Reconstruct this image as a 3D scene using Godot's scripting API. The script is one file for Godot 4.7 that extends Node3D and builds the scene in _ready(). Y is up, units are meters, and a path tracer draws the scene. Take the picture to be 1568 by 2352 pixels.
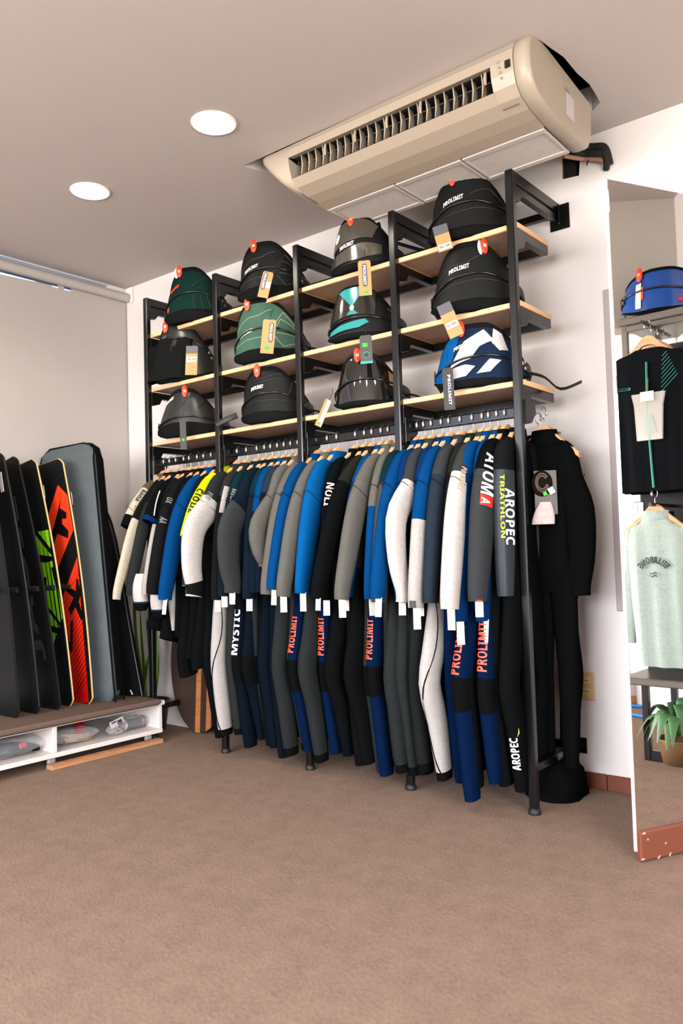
extends Node3D
# A water-sports shop corner: wall rack with harnesses on its shelves and wetsuits on its rails.

var M := {}
var textures := {}
var rng := RandomNumberGenerator.new()
const WALL := -0.441      # back wall face
const PILLAR := -0.29     # face of the corner pillar
const LEFT := -2.76       # left wall face
const TOP := 2.645        # ceiling height
const RAIL := Vector2(1.495, -0.1)   # y, z of the hanging rail
const POSTS := [-2.2105, -1.6462, -1.0907, -0.545, 0.0]


# ---------------------------------------------------------------- names and metas
func numbered(called: String) -> String:
	if not has_node(NodePath(called)):
		return called
	var n := 1
	while has_node(NodePath("%s_%03d" % [called, n])):
		n += 1
	return "%s_%03d" % [called, n]


func tag(o: Node3D, label: String, category: String, group := "", kind := "") -> Node3D:
	if label:
		o.set_meta("label", label)
	if category:
		o.set_meta("category", category)
	if group:
		o.set_meta("group", group)
	if kind:
		o.set_meta("kind", kind)
	return o


func thing(called: String, label: String, category: String, at := Vector3.ZERO, turn := 0.0, group := "") -> Node3D:
	var o := Node3D.new()
	o.name = numbered(called)
	add_child(o)
	o.position = at
	o.rotation.y = turn
	tag(o, label, category, group)
	return o


func obj(called: String, st, m: Material, parent: Node = null) -> MeshInstance3D:
	var o := MeshInstance3D.new()
	if st is SurfaceTool:
		o.mesh = st.commit()
	else:
		o.mesh = st
	o.material_override = m
	if parent == null:
		o.name = numbered(called)
		add_child(o)
	else:
		var n := 0
		var nm := called
		while parent.has_node(NodePath(nm)):
			n += 1
			nm = "%s_%03d" % [called, n]
		o.name = nm
		parent.add_child(o)
	return o


func struct(called: String, st, m: Material, parent: Node = null) -> MeshInstance3D:
	var o := obj(called, st, m, parent)
	if parent == null:
		o.set_meta("kind", "structure")
	return o


# ---------------------------------------------------------------- materials
func noise_tex(key: String, freq: float, c0: Color, c1: Color, octaves := 3, normal := false, size := 512, kind := FastNoiseLite.TYPE_SIMPLEX_SMOOTH) -> Texture2D:
	if textures.has(key):
		return textures[key]
	var n := FastNoiseLite.new()
	n.seed = 7 + textures.size()
	n.noise_type = kind
	n.frequency = freq
	n.fractal_octaves = octaves
	var t := NoiseTexture2D.new()
	t.width = size
	t.height = size
	t.seamless = true
	t.noise = n
	if normal:
		t.as_normal_map = true
		t.bump_strength = 4.0
	else:
		var g := Gradient.new()
		g.set_color(0, c0)
		g.set_color(1, c1)
		t.color_ramp = g
	textures[key] = t
	return t


func mat(key: String, col := Color.WHITE, rough := 0.6, metal := 0.0, spec := 0.5) -> StandardMaterial3D:
	if M.has(key):
		return M[key]
	var m := StandardMaterial3D.new()
	m.resource_name = key
	m.albedo_color = col
	m.roughness = rough
	m.metallic = metal
	m.metallic_specular = spec
	M[key] = m
	return m


func tex_mat(key: String, tex: Texture2D, scale: float, rough := 0.7, tint := Color.WHITE, spec := 0.4) -> StandardMaterial3D:
	if M.has(key):
		return M[key]
	var m := mat(key, tint, rough, 0.0, spec)
	m.albedo_texture = tex
	m.uv1_triplanar = true
	m.uv1_scale = Vector3.ONE * scale
	return m


func speckle(key: String, scales: Array, lo: float, hi: float, size := 512) -> Texture2D:
	# grey noise that repeats without a seam: random grids of several cell sizes, added up
	if textures.has(key):
		return textures[key]
	var r := RandomNumberGenerator.new()
	r.seed = hash(key)
	var sum := PackedFloat32Array()
	sum.resize(size * size)
	for q in scales:
		var n: int = size / int(q[0])
		var g := PackedFloat32Array()
		for i in n * n:
			g.append(r.randf())
		for y in size:
			var fy: float = float(y) / q[0]
			var y0 := int(fy) % n
			var y1 := (y0 + 1) % n
			var ty: float = fy - int(fy)
			for x in size:
				var fx: float = float(x) / q[0]
				var x0 := int(fx) % n
				var x1 := (x0 + 1) % n
				var tx: float = fx - int(fx)
				sum[y * size + x] += q[1] * lerpf(lerpf(g[y0 * n + x0], g[y0 * n + x1], tx), lerpf(g[y1 * n + x0], g[y1 * n + x1], tx), ty)
	var b := PackedByteArray()
	b.resize(size * size)
	for i in size * size:
		b[i] = int(255.0 * clampf(lerpf(lo, hi, sum[i]), 0.0, 1.0))
	textures[key] = ImageTexture.create_from_image(Image.create_from_data(size, size, false, Image.FORMAT_L8, b))
	return textures[key]


func cloth(key: String, col: Color, rough := 0.85, spec := 0.04) -> StandardMaterial3D:
	if M.has(key):
		return M[key]
	var m := tex_mat(key, speckle("cloth", [[2, 0.55], [4, 0.3], [16, 0.15]], 0.78, 1.12, 256), 6.0, rough, col, spec)
	return m


# ---------------------------------------------------------------- shapes
func stool() -> SurfaceTool:
	var st := SurfaceTool.new()
	st.begin(Mesh.PRIMITIVE_TRIANGLES)
	return st


func done(st: SurfaceTool) -> ArrayMesh:
	st.generate_normals()
	st.index()
	return st.commit()


func put(st: SurfaceTool, tris: PackedVector3Array, smooth: int, fix := true) -> void:
	# triangles wound counter-clockwise seen from outside; turned over when the volume says otherwise
	var flip := false
	if fix:
		var mid := Vector3.ZERO
		for v in tris:
			mid += v
		mid /= maxf(1.0, tris.size())
		var vol := 0.0
		for i in range(0, tris.size(), 3):
			vol += (tris[i] - mid).dot((tris[i + 1] - mid).cross(tris[i + 2] - mid))
		flip = vol < 0.0
	st.set_smooth_group(smooth)
	for i in range(0, tris.size(), 3):
		st.add_vertex(tris[i])
		if flip:
			st.add_vertex(tris[i + 1])
			st.add_vertex(tris[i + 2])
		else:
			st.add_vertex(tris[i + 2])
			st.add_vertex(tris[i + 1])


func loft(st: SurfaceTool, rings: Array, caps := true, smooth := 0, closed := true) -> void:
	var t := PackedVector3Array()
	var n: int = rings[0].size()
	var last := n if closed else n - 1
	for i in rings.size() - 1:
		var a: PackedVector3Array = rings[i]
		var b: PackedVector3Array = rings[i + 1]
		for j in last:
			var k := (j + 1) % n
			t.append_array([a[j], b[j], b[k], a[j], b[k], a[k]])
	var body := t.size()
	if caps and closed:
		var first: PackedVector3Array = rings[0]
		var end: PackedVector3Array = rings[rings.size() - 1]
		var m0 := Vector3.ZERO
		var m1 := Vector3.ZERO
		for j in n:
			m0 += first[j] / n
			m1 += end[j] / n
		for j in n:
			var k := (j + 1) % n
			t.append_array([m0, first[j], first[k]])
			t.append_array([m1, end[k], end[j]])
	# one flip decision for wall and caps together, caps kept crisp
	var mid := Vector3.ZERO
	for v in t:
		mid += v
	mid /= t.size()
	var vol := 0.0
	for i in range(0, t.size(), 3):
		vol += (t[i] - mid).dot((t[i + 1] - mid).cross(t[i + 2] - mid))
	var flip := vol < 0.0
	for i in range(0, t.size(), 3):
		st.set_smooth_group(smooth if i < body else (smooth + 1 if smooth >= 0 else -1))
		st.add_vertex(t[i])
		st.add_vertex(t[i + 1] if flip else t[i + 2])
		st.add_vertex(t[i + 2] if flip else t[i + 1])


func ell(c: Vector3, u: Vector3, v: Vector3, hu: float, hv: float, n := 14, p := 2.4) -> PackedVector3Array:
	var r := PackedVector3Array()
	for i in n:
		var a := TAU * i / n
		var cu := cos(a)
		var sv := sin(a)
		r.append(c + u * hu * signf(cu) * pow(absf(cu), 2.0 / p) + v * hv * signf(sv) * pow(absf(sv), 2.0 / p))
	return r


func bx(st: SurfaceTool, c: Vector3, s: Vector3, bev := 0.002, b := Basis()) -> void:
	var h := s / 2.0
	bev = minf(bev, minf(h.x, minf(h.y, h.z)) * 0.9)
	var rings := []
	for lv in [[-h.y, bev], [-h.y + bev, 0.0], [h.y - bev, 0.0], [h.y, bev]]:
		var x: float = h.x - lv[1]
		var z: float = h.z - lv[1]
		var r := PackedVector3Array()
		for q in [Vector3(x, 0, z - bev), Vector3(x - bev, 0, z), Vector3(-x + bev, 0, z), Vector3(-x, 0, z - bev), Vector3(-x, 0, -z + bev), Vector3(-x + bev, 0, -z), Vector3(x - bev, 0, -z), Vector3(x, 0, -z + bev)]:
			r.append(c + b * Vector3(q.x, lv[0], q.z))
		rings.append(r)
	loft(st, rings, true, -1)


func tube(st: SurfaceTool, pts: Array, rad, sides := 8, flat := 1.0, side_dir := Vector3.ZERO, caps := true) -> void:
	# flat < 1 squashes across side_dir: a strap
	var rings := []
	var ref := side_dir
	for i in pts.size():
		var d: Vector3 = (pts[mini(i + 1, pts.size() - 1)] - pts[maxi(i - 1, 0)]).normalized()
		if ref == Vector3.ZERO:
			ref = d.cross(Vector3.UP)
			if ref.length() < 0.1:
				ref = d.cross(Vector3.RIGHT)
		var u := (ref - d * ref.dot(d)).normalized()
		if side_dir == Vector3.ZERO:
			ref = u
		var v := d.cross(u).normalized()
		var r: float = rad[i] if rad is Array else rad
		rings.append(ell(pts[i], u, v, r, r * flat, sides, 2.0 if flat > 0.6 else 3.0))
	loft(st, rings, caps)


func lathe(st: SurfaceTool, prof: Array, seg := 24, xf := Transform3D(), caps := true) -> void:
	var rings := []
	for q in prof:
		var r := PackedVector3Array()
		for i in seg:
			var a := TAU * i / seg
			r.append(xf * Vector3(cos(a) * q.x, q.y, sin(a) * q.x))
		rings.append(r)
	loft(st, rings, caps)


func prism(st: SurfaceTool, poly: PackedVector2Array, depth: float, xf := Transform3D(), bev := 0.0) -> void:
	# polygon in XY drawn out along Z, centred; optional chamfer of both rims
	if Geometry2D.is_polygon_clockwise(poly):
		poly = poly.duplicate()
		poly.reverse()
	var idx := Geometry2D.triangulate_polygon(poly)
	var t := PackedVector3Array()
	var n := poly.size()
	var inner := poly
	if bev > 0.0:
		var off := Geometry2D.offset_polygon(poly, -bev)
		if off.size() == 1 and off[0].size() == n:
			inner = off[0]
			if Geometry2D.is_polygon_clockwise(inner):
				inner.reverse()
			# line the corners up
			var best := 0
			for i in n:
				if inner[i].distance_to(poly[0]) < inner[best].distance_to(poly[0]):
					best = i
			var turned := PackedVector2Array()
			for i in n:
				turned.append(inner[(i + best) % n])
			inner = turned
			idx = Geometry2D.triangulate_polygon(inner)
		else:
			bev = 0.0
	var h := depth / 2.0
	for i in range(0, idx.size(), 3):
		var a := inner[idx[i]]
		var b := inner[idx[i + 1]]
		var c := inner[idx[i + 2]]
		if (b - a).cross(c - a) < 0.0:
			var s := b
			b = c
			c = s
		t.append_array([Vector3(a.x, a.y, h), Vector3(b.x, b.y, h), Vector3(c.x, c.y, h)])
		t.append_array([Vector3(a.x, a.y, -h), Vector3(c.x, c.y, -h), Vector3(b.x, b.y, -h)])
	var levels := [[poly, h], [poly, -h]] if bev <= 0.0 else [[inner, h], [poly, h - bev], [poly, -h + bev], [inner, -h]]
	for l in levels.size() - 1:
		var p0: PackedVector2Array = levels[l][0]
		var p1: PackedVector2Array = levels[l + 1][0]
		var z0: float = levels[l][1]
		var z1: float = levels[l + 1][1]
		for i in n:
			var k := (i + 1) % n
			var a := Vector3(p0[i].x, p0[i].y, z0)
			var b := Vector3(p0[k].x, p0[k].y, z0)
			var c := Vector3(p1[k].x, p1[k].y, z1)
			var d := Vector3(p1[i].x, p1[i].y, z1)
			t.append_array([a, d, c, a, c, b])
	for i in t.size():
		t[i] = xf * t[i]
	put(st, t, -1, false)


func rounded(w: float, h: float, r: float, k := 4) -> PackedVector2Array:
	var p := PackedVector2Array()
	for q in [[1, 1, 0.0], [-1, 1, 0.5], [-1, -1, 1.0], [1, -1, 1.5]]:
		for i in k + 1:
			var a: float = PI * (q[2] + 0.5 * i / k)
			p.append(Vector2(q[0] * (w / 2 - r) + cos(a) * r, q[1] * (h / 2 - r) + sin(a) * r))
	return p


func smooth_pts(pts: Array, per := 4) -> Array:
	var out := []
	for i in pts.size() - 1:
		var p0: Vector3 = pts[maxi(i - 1, 0)]
		var p1: Vector3 = pts[i]
		var p2: Vector3 = pts[i + 1]
		var p3: Vector3 = pts[mini(i + 2, pts.size() - 1)]
		for k in per:
			var t := float(k) / per
			out.append(0.5 * ((2.0 * p1) + (p2 - p0) * t + (2.0 * p0 - 5.0 * p1 + 4.0 * p2 - p3) * t * t + (3.0 * p1 - p0 - 3.0 * p2 + p3) * t * t * t))
	out.append(pts[pts.size() - 1])
	return out


func lerp_row(rows: Array, t: float) -> Array:
	# rows of numbers, Catmull-Rom through them at t in 0..rows-1
	var i := clampi(int(t), 0, rows.size() - 2)
	var f := t - i
	var out := []
	for k in rows[0].size():
		out.append(cubic_interpolate(rows[i][k], rows[i + 1][k], rows[maxi(i - 1, 0)][k], rows[mini(i + 2, rows.size() - 1)][k], f))
	return out


# ---------------------------------------------------------------- lettering
func letters(text: String, depth := 0.02, serif := false) -> Array:
	# [vertices as triangles, width, height], baseline-left at 0, letter height about 1
	var key := "txt_%s_%s_%s" % [text, depth, serif]
	if textures.has(key):
		return textures[key]
	var tm := TextMesh.new()
	var f := SystemFont.new()
	f.font_names = PackedStringArray(["Droid Serif" if serif else "Droid Sans"])
	f.font_weight = 700
	tm.font = f
	tm.font_size = 64
	tm.pixel_size = 1.0 / 46.0
	tm.depth = depth
	tm.curve_step = 3.0
	tm.text = text
	var a := tm.get_mesh_arrays()
	var v: PackedVector3Array = a[Mesh.ARRAY_VERTEX]
	var ix: PackedInt32Array = a[Mesh.ARRAY_INDEX]
	var out := PackedVector3Array()
	var lo := Vector3.INF
	var hi := -Vector3.INF
	for p in v:
		lo = lo.min(p)
		hi = hi.max(p)
	for i in ix:
		out.append(v[i] - Vector3(lo.x, lo.y, (lo.z + hi.z) / 2.0))
	out = split_long(out, 0.30)
	textures[key] = [out, hi.x - lo.x, hi.y - lo.y]
	return textures[key]


func split_long(t: PackedVector3Array, most: float) -> PackedVector3Array:
	# cut triangles until no edge is long, so that print can follow a curved surface
	for pass_no in 4:
		var out := PackedVector3Array()
		var again := false
		for i in range(0, t.size(), 3):
			var p := [t[i], t[i + 1], t[i + 2]]
			var e := 0
			var l := 0.0
			for k in 3:
				var d: float = p[k].distance_to(p[(k + 1) % 3])
				if d > l:
					l = d
					e = k
			if l > most:
				again = true
				var m: Vector3 = (p[e] + p[(e + 1) % 3]) / 2.0
				out.append_array([p[e], m, p[(e + 2) % 3], m, p[(e + 1) % 3], p[(e + 2) % 3]])
			else:
				out.append_array(p)
		t = out
		if not again:
			break
	return t


func lettering(called: String, text: String, w: float, h: float, m: Material, parent: Node, place: Callable, serif := false) -> MeshInstance3D:
	# place(x 0..w, y 0..h, out) gives the point; out is the distance from the surface
	var L := letters(text, 0.02, serif)
	var st := stool()
	st.set_smooth_group(-1)
	var v: PackedVector3Array = L[0]
	for i in v.size():
		var p := v[i]
		st.add_vertex(place.call(p.x / L[1] * w, p.y / L[2] * h, 0.0012 + signf(p.z) * 0.0008))
	return obj(called, done(st), m, parent)


func flat_place(xf: Transform3D, w := 0.0, h := 0.0) -> Callable:
	return func(x: float, y: float, out: float) -> Vector3: return xf * Vector3(x - w / 2.0, y - h / 2.0, out)


# ---------------------------------------------------------------- camera, sky, lights
func set_view() -> void:
	var cam := Camera3D.new()
	cam.name = "camera"
	cam.position = Vector3(1.3777, 0.9807, 2.7241)
	cam.basis = Basis(Vector3.UP, 0.68310) * Basis(Vector3.RIGHT, 0.047545) * Basis(Vector3.BACK, -0.028515)
	cam.fov = 64.94
	cam.near = 0.05
	cam.far = 100.0
	var lens := CameraAttributesPhysical.new()
	lens.frustum_focal_length = 28.0
	lens.frustum_focus_distance = 3.4
	lens.exposure_aperture = 2.2
	cam.attributes = lens
	add_child(cam)
	lens.frustum_focal_length = 28.0
	cam.fov = 64.94
	cam.current = true
	var env := Environment.new()
	var sky := Sky.new()
	var sm := ProceduralSkyMaterial.new()
	sm.sky_top_color = Color(0.45, 0.64, 0.90)
	sm.sky_horizon_color = Color(0.78, 0.86, 0.95)
	sm.ground_bottom_color = Color(0.30, 0.28, 0.26)
	sm.ground_horizon_color = Color(0.62, 0.62, 0.60)
	sm.sky_energy_multiplier = 2.0
	sm.ground_energy_multiplier = 1.0
	sky.sky_material = sm
	env.background_mode = Environment.BG_SKY
	env.sky = sky
	env.background_energy_multiplier = 1.7
	env.tonemap_mode = Environment.TONE_MAPPER_LINEAR
	env.tonemap_exposure = 1.25
	env.sdfgi_enabled = true
	env.ssao_enabled = true
	env.ssil_enabled = true
	env.ambient_light_source = Environment.AMBIENT_SOURCE_DISABLED
	var we := WorldEnvironment.new()
	we.name = "environment"
	we.environment = env
	add_child(we)
	# daylight entering through the shop window behind the photographer
	area("shop_window_daylight", Vector3(-0.2, 1.6, 5.93), Vector3(-0.2, 1.45, 0.0), Vector2(4.6, 1.75), Color(1.0, 0.975, 0.955), 36.0)
	# and through the glazed doorway on the right
	area("doorway_daylight", Vector3(3.55, 1.3, 3.4), Vector3(0.2, 1.75, -0.4), Vector2(2.0, 2.0), Color(1.0, 0.97, 0.93), 28.0)


func area(called: String, at: Vector3, towards: Vector3, size: Vector2, col: Color, energy: float) -> void:
	var l := AreaLight3D.new()
	l.name = called
	l.area_size = size
	l.light_color = col
	l.light_energy = energy
	l.area_range = 14.0
	l.shadow_enabled = true
	add_child(l)
	l.look_at_from_position(at, towards)


# ---------------------------------------------------------------- inks and card colours used in several places
func palette() -> void:
	for q in [["ink_white", Color(0.86, 0.84, 0.82), 0.5], ["ink_grey", Color(0.42, 0.42, 0.41), 0.5], ["ink_orange", Color(0.93, 0.27, 0.12), 0.5], ["ink_lime", Color(0.62, 0.74, 0.05), 0.5], ["ink_black", Color(0.03, 0.03, 0.03), 0.6], ["card_white", Color(0.82, 0.80, 0.79), 0.6], ["sticker_green", Color(0.10, 0.72, 0.16), 0.5], ["badge_red", Color(0.80, 0.16, 0.11), 0.5], ["har_tan", Color(0.55, 0.42, 0.28), 0.4], ["silver", Color(0.75, 0.75, 0.75), 0.25], ["kraft", Color(0.70, 0.50, 0.31), 0.7], ["cord_grey", Color(0.42, 0.40, 0.36), 0.6], ["ink_teal", Color(0.10, 0.55, 0.52), 0.5], ["card_dark", Color(0.20, 0.19, 0.18), 0.5], ["tag_orange", Color(0.93, 0.25, 0.10), 0.45]]:
		mat(q[0], q[1], q[2])
	cloth("har_pad", Color(0.085, 0.09, 0.09), 0.8)


# ---------------------------------------------------------------- the room
func setting() -> void:
	var white := tex_mat("wall_paint", speckle("plaster", [[128, 0.5], [32, 0.3], [4, 0.2]], 0.965, 1.0), 0.55, 0.7, Color(0.85, 0.83, 0.82))
	white.heightmap_enabled = true
	white.heightmap_texture = speckle("plaster_bump", [[4, 0.4], [16, 0.6]], 0.2, 0.8, 256)
	white.heightmap_scale = 0.03
	var ceil_m := tex_mat("ceiling_paint", speckle("plaster", [], 0, 1), 0.4, 0.85, Color(0.735, 0.70, 0.685))
	var carpet := tex_mat("carpet", speckle("carpet", [[2, 0.45], [4, 0.25], [16, 0.15], [128, 0.15]], 0.66, 1.18, 1024), 2.7, 0.98, Color(0.545, 0.46, 0.405), 0.1)
	carpet.heightmap_enabled = true
	carpet.heightmap_texture = speckle("carpet_pile", [[2, 0.6], [8, 0.4]], 0.0, 1.0, 512)
	carpet.heightmap_scale = 0.35
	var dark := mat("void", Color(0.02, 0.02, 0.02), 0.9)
	var st := stool()
	bx(st, Vector3(0.42, -0.05, 2.78), Vector3(6.5, 0.1, 6.6), 0.0)
	struct("floor", done(st), carpet)
	# ceiling with the rough opening cut for the air conditioner
	var c := CSGBox3D.new()
	c.size = Vector3(6.6, 0.1, 6.7)
	c.position = Vector3(0.42, TOP + 0.05, 2.78)
	c.material = ceil_m
	c.name = "ceiling"
	c.set_meta("kind", "structure")
	var hole := CSGPolygon3D.new()
	hole.name = "opening"
	hole.operation = CSGShape3D.OPERATION_SUBTRACTION
	# drawn in x, -z and laid flat
	hole.polygon = PackedVector2Array([Vector2(-1.055, -0.336), Vector2(0.270, -0.318), Vector2(0.290, -0.285), Vector2(0.300, -0.21), Vector2(0.311, -0.14), Vector2(0.307, -0.02), Vector2(0.313, 0.08), Vector2(0.305, 0.16), Vector2(0.296, 0.226), Vector2(0.250, 0.262), Vector2(-0.90, 0.262)])
	hole.depth = 0.4
	hole.rotation.x = -PI / 2
	hole.position = Vector3(-0.42, 0.2, -2.78)
	hole.material = ceil_m
	c.add_child(hole)
	add_child(c)
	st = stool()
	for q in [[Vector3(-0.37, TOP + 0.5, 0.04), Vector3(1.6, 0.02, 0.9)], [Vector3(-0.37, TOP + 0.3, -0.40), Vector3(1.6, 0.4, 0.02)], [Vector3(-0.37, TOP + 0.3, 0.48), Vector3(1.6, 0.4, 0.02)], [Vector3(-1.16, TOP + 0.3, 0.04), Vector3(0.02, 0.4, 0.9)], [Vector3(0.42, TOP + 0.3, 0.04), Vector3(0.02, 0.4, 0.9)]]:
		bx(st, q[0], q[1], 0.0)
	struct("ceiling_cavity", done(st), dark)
	# back wall with the pipe hole
	var w := CSGBox3D.new()
	w.size = Vector3(6.6, 2.95, 0.2)
	w.position = Vector3(0.42, 1.42, WALL - 0.1)
	w.material = white
	w.name = "wall_back"
	w.set_meta("kind", "structure")
	var h2 := CSGPolygon3D.new()
	h2.name = "opening"
	h2.operation = CSGShape3D.OPERATION_SUBTRACTION
	h2.polygon = PackedVector2Array([Vector2(0.044, 2.504), Vector2(0.083, 2.500), Vector2(0.115, 2.497), Vector2(0.122, 2.560), Vector2(0.108, 2.62), Vector2(0.046, 2.62)])
	h2.depth = 0.15
	h2.position = Vector3(-0.42, -1.42, 0.13)
	h2.material = mat("broken_plaster", Color(0.55, 0.42, 0.26), 0.95)
	w.add_child(h2)
	add_child(w)
	st = stool()
	bx(st, Vector3(0.0705, 2.56, WALL - 0.06), Vector3(0.05, 0.12, 0.10), 0.0)
	struct("wall_cavity", done(st), dark)
	# corner pillar
	st = stool()
	bx(st, Vector3((LEFT - 2.233) / 2, 1.42, (PILLAR + WALL) / 2 - 0.02), Vector3(-2.233 - LEFT, 2.95, PILLAR - WALL + 0.04), 0.003)
	struct("trim_1", done(st), white)
	# left wall: window opening behind the blind
	var ws := stool()
	for q in [[-0.45, PILLAR + 0.12, -0.1, 2.9], [3.3, 3.75, -0.1, 2.9], [5.7, 6.1, -0.1, 2.9], [3.75, 5.7, -0.1, 0.55], [3.75, 5.7, 2.6, 2.9], [PILLAR + 0.12, 3.3, -0.1, 0.7], [PILLAR + 0.12, 3.3, 2.64, 2.9]]:
		bx(ws, Vector3(LEFT - 0.1, (q[2] + q[3]) / 2, (q[0] + q[1]) / 2), Vector3(0.2, q[3] - q[2], q[1] - q[0]), 0.0)
	struct("wall_left", done(ws), white)
	var wn := thing("window_1", "", "", Vector3(LEFT - 0.12, 0, 0))
	wn.set_meta("kind", "structure")
	st = stool()
	for q in [[-0.15, 0.72], [-0.15, 2.625]]:
		bx(st, Vector3(0, q[1], 1.57), Vector3(0.05, 0.05, 3.46), 0.004)
	for z in [-0.15, 1.0, 2.15, 3.28]:
		bx(st, Vector3(0, 1.65, z), Vector3(0.05, 1.86, 0.05), 0.004)
	obj("frame", done(st), mat("alu", Color(0.6, 0.6, 0.6), 0.4, 0.6), wn)
	var glass := mat("glass", Color(0.95, 0.98, 0.98, 0.06), 0.05)
	glass.transparency = BaseMaterial3D.TRANSPARENCY_ALPHA
	for z in [0.425, 1.575, 2.715]:
		st = stool()
		bx(st, Vector3(0, 1.65, z), Vector3(0.006, 1.8, 1.10), 0.0)
		obj("pane", done(st), glass, wn)
	var w3 := thing("window_3", "", "", Vector3(LEFT - 0.1, 0, 0))
	w3.set_meta("kind", "structure")
	st = stool()
	for y in [0.58, 2.57]:
		bx(st, Vector3(0, y, 4.725), Vector3(0.05, 0.06, 1.95), 0.004)
	for z in [3.78, 4.725, 5.67]:
		bx(st, Vector3(0, 1.575, z), Vector3(0.05, 2.0, 0.06), 0.004)
	obj("frame", done(st), mat("alu"), w3)
	for z in [4.25, 5.20]:
		st = stool()
		bx(st, Vector3(0, 1.575, z), Vector3(0.006, 1.96, 0.9), 0.0)
		obj("pane", done(st), glass, w3)
	# front wall with the shop window
	st = stool()
	for q in [[-2.9, -2.5, -0.1, 2.9], [2.1, 3.8, -0.1, 2.9], [-2.5, 2.1, -0.1, 0.4], [-2.5, 2.1, 2.5, 2.9]]:
		bx(st, Vector3((q[0] + q[1]) / 2, (q[2] + q[3]) / 2, 6.08), Vector3(q[1] - q[0], q[3] - q[2], 0.2), 0.0)
	struct("wall_front", done(st), white)
	var w2 := thing("window_2", "", "", Vector3(0, 0, 6.1))
	w2.set_meta("kind", "structure")
	st = stool()
	for y in [0.43, 2.47]:
		bx(st, Vector3(-0.2, y, 0), Vector3(4.6, 0.06, 0.06), 0.004)
	for x in [-2.47, -0.95, 0.55, 2.07]:
		bx(st, Vector3(x, 1.45, 0), Vector3(0.06, 2.1, 0.06), 0.004)
	obj("frame", done(st), mat("alu"), w2)
	for x in [-1.71, -0.2, 1.31]:
		st = stool()
		bx(st, Vector3(x, 1.45, 0), Vector3(1.45, 1.98, 0.006), 0.0)
		obj("pane", done(st), glass, w2)
	# right wall, and the bulkhead that the mirror shows
	st = stool()
	for q in [[-0.5, 2.3, -0.1, 2.9], [4.5, 6.1, -0.1, 2.9], [2.3, 4.5, 2.4, 2.9], [2.3, 4.5, -0.1, 0.0]]:
		bx(st, Vector3(3.68, (q[2] + q[3]) / 2, (q[0] + q[1]) / 2), Vector3(0.16, q[3] - q[2], q[1] - q[0]), 0.0)
	struct("wall_right", done(st), white)
	st = stool()
	bx(st, Vector3(1.93, 2.34, 1.24), Vector3(0.14, 0.64, 3.40), 0.004)
	struct("trim_2", done(st), tex_mat("bulkhead_paint", speckle("plaster", [], 0, 1), 0.6, 0.8, Color(0.76, 0.74, 0.70)))
	# shallow chase in the back wall beside the mirror
	st = stool()
	bx(st, Vector3(0.262, 1.353, WALL + 0.004), Vector3(0.134, 1.286, 0.012), 0.002)
	struct("trim_3", done(st), mat("chase", Color(0.62, 0.58, 0.57), 0.7))
	# red clay skirting tiles along the back wall
	var sk := thing("baseboard_back", "", "", Vector3(0, 0, WALL))
	sk.set_meta("kind", "structure")
	var clay := tex_mat("clay", speckle("plaster", [], 0, 1), 2.0, 0.55, Color(0.42, 0.225, 0.155))
	var x0 := 0.127
	for i in range(-8, 3):
		st = stool()
		bx(st, Vector3(x0 + i * 0.30 - 0.15, 0.031, 0.006), Vector3(0.297, 0.062, 0.012), 0.002)
		obj("tile", done(st), clay, sk)
	st = stool()
	bx(st, Vector3(-0.65, 0.03, 0.002), Vector3(4.0, 0.055, 0.004), 0.0)
	obj("grout", done(st), mat("grout", Color(0.25, 0.2, 0.17), 0.95), sk)


func downlights() -> void:
	var trim := mat("lamp_trim", Color(0.92, 0.9, 0.88), 0.4)
	var glow := mat("lamp_glow", Color(1, 1, 1), 0.5)
	glow.emission_enabled = true
	glow.emission = Color(1.0, 0.97, 0.93)
	glow.emission_energy_multiplier = 3.0
	var where := [[-1.736, 0.64, "round flush ceiling light above the snowboards and corner, farther of the two"], [-0.886, 0.655, "round flush ceiling light beside the end of the white air conditioner"],
		[-1.736, 2.3, "round flush ceiling light over the open carpet, second row, by the blind"], [-0.886, 2.3, "round flush ceiling light over the open carpet, second row, middle"], [0.0, 2.3, "round flush ceiling light over the open carpet, second row, towards the doorway"], [0.85, 1.5, "round flush ceiling light in front of the standing mirror"], [0.85, 3.4, "round flush ceiling light above the shop window aisle by the doorway"], [-1.3, 3.9, "round flush ceiling light above the shop window aisle by the blind"]]
	for q in where:
		var t := thing("ceiling_light", q[2], "ceiling light", Vector3(q[0], TOP, q[1]), 0.0, "round ceiling lights")
		var st := stool()
		lathe(st, [Vector2(0.083, -0.001), Vector2(0.089, -0.001), Vector2(0.089, -0.003), Vector2(0.087, -0.006), Vector2(0.083, -0.006)], 40, Transform3D(), false)
		obj("rim", done(st), trim, t)
		st = stool()
		lathe(st, [Vector2(0.0005, -0.007), Vector2(0.06, -0.0075), Vector2(0.083, -0.006), Vector2(0.083, -0.002), Vector2(0.0005, -0.002)], 40, Transform3D(), false)
		obj("diffuser", done(st), glow, t)
		var l := SpotLight3D.new()
		l.name = "lamp"
		l.light_color = Color(1.0, 0.95, 0.89)
		l.light_energy = 0.8
		l.light_size = 0.08
		l.spot_angle = 80.0
		l.spot_range = 9.0
		l.spot_attenuation = 2.0
		l.spot_angle_attenuation = 0.6
		l.shadow_enabled = true
		l.position = Vector3(0, -0.02, 0)
		l.rotation.x = -PI / 2
		t.add_child(l)


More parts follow.
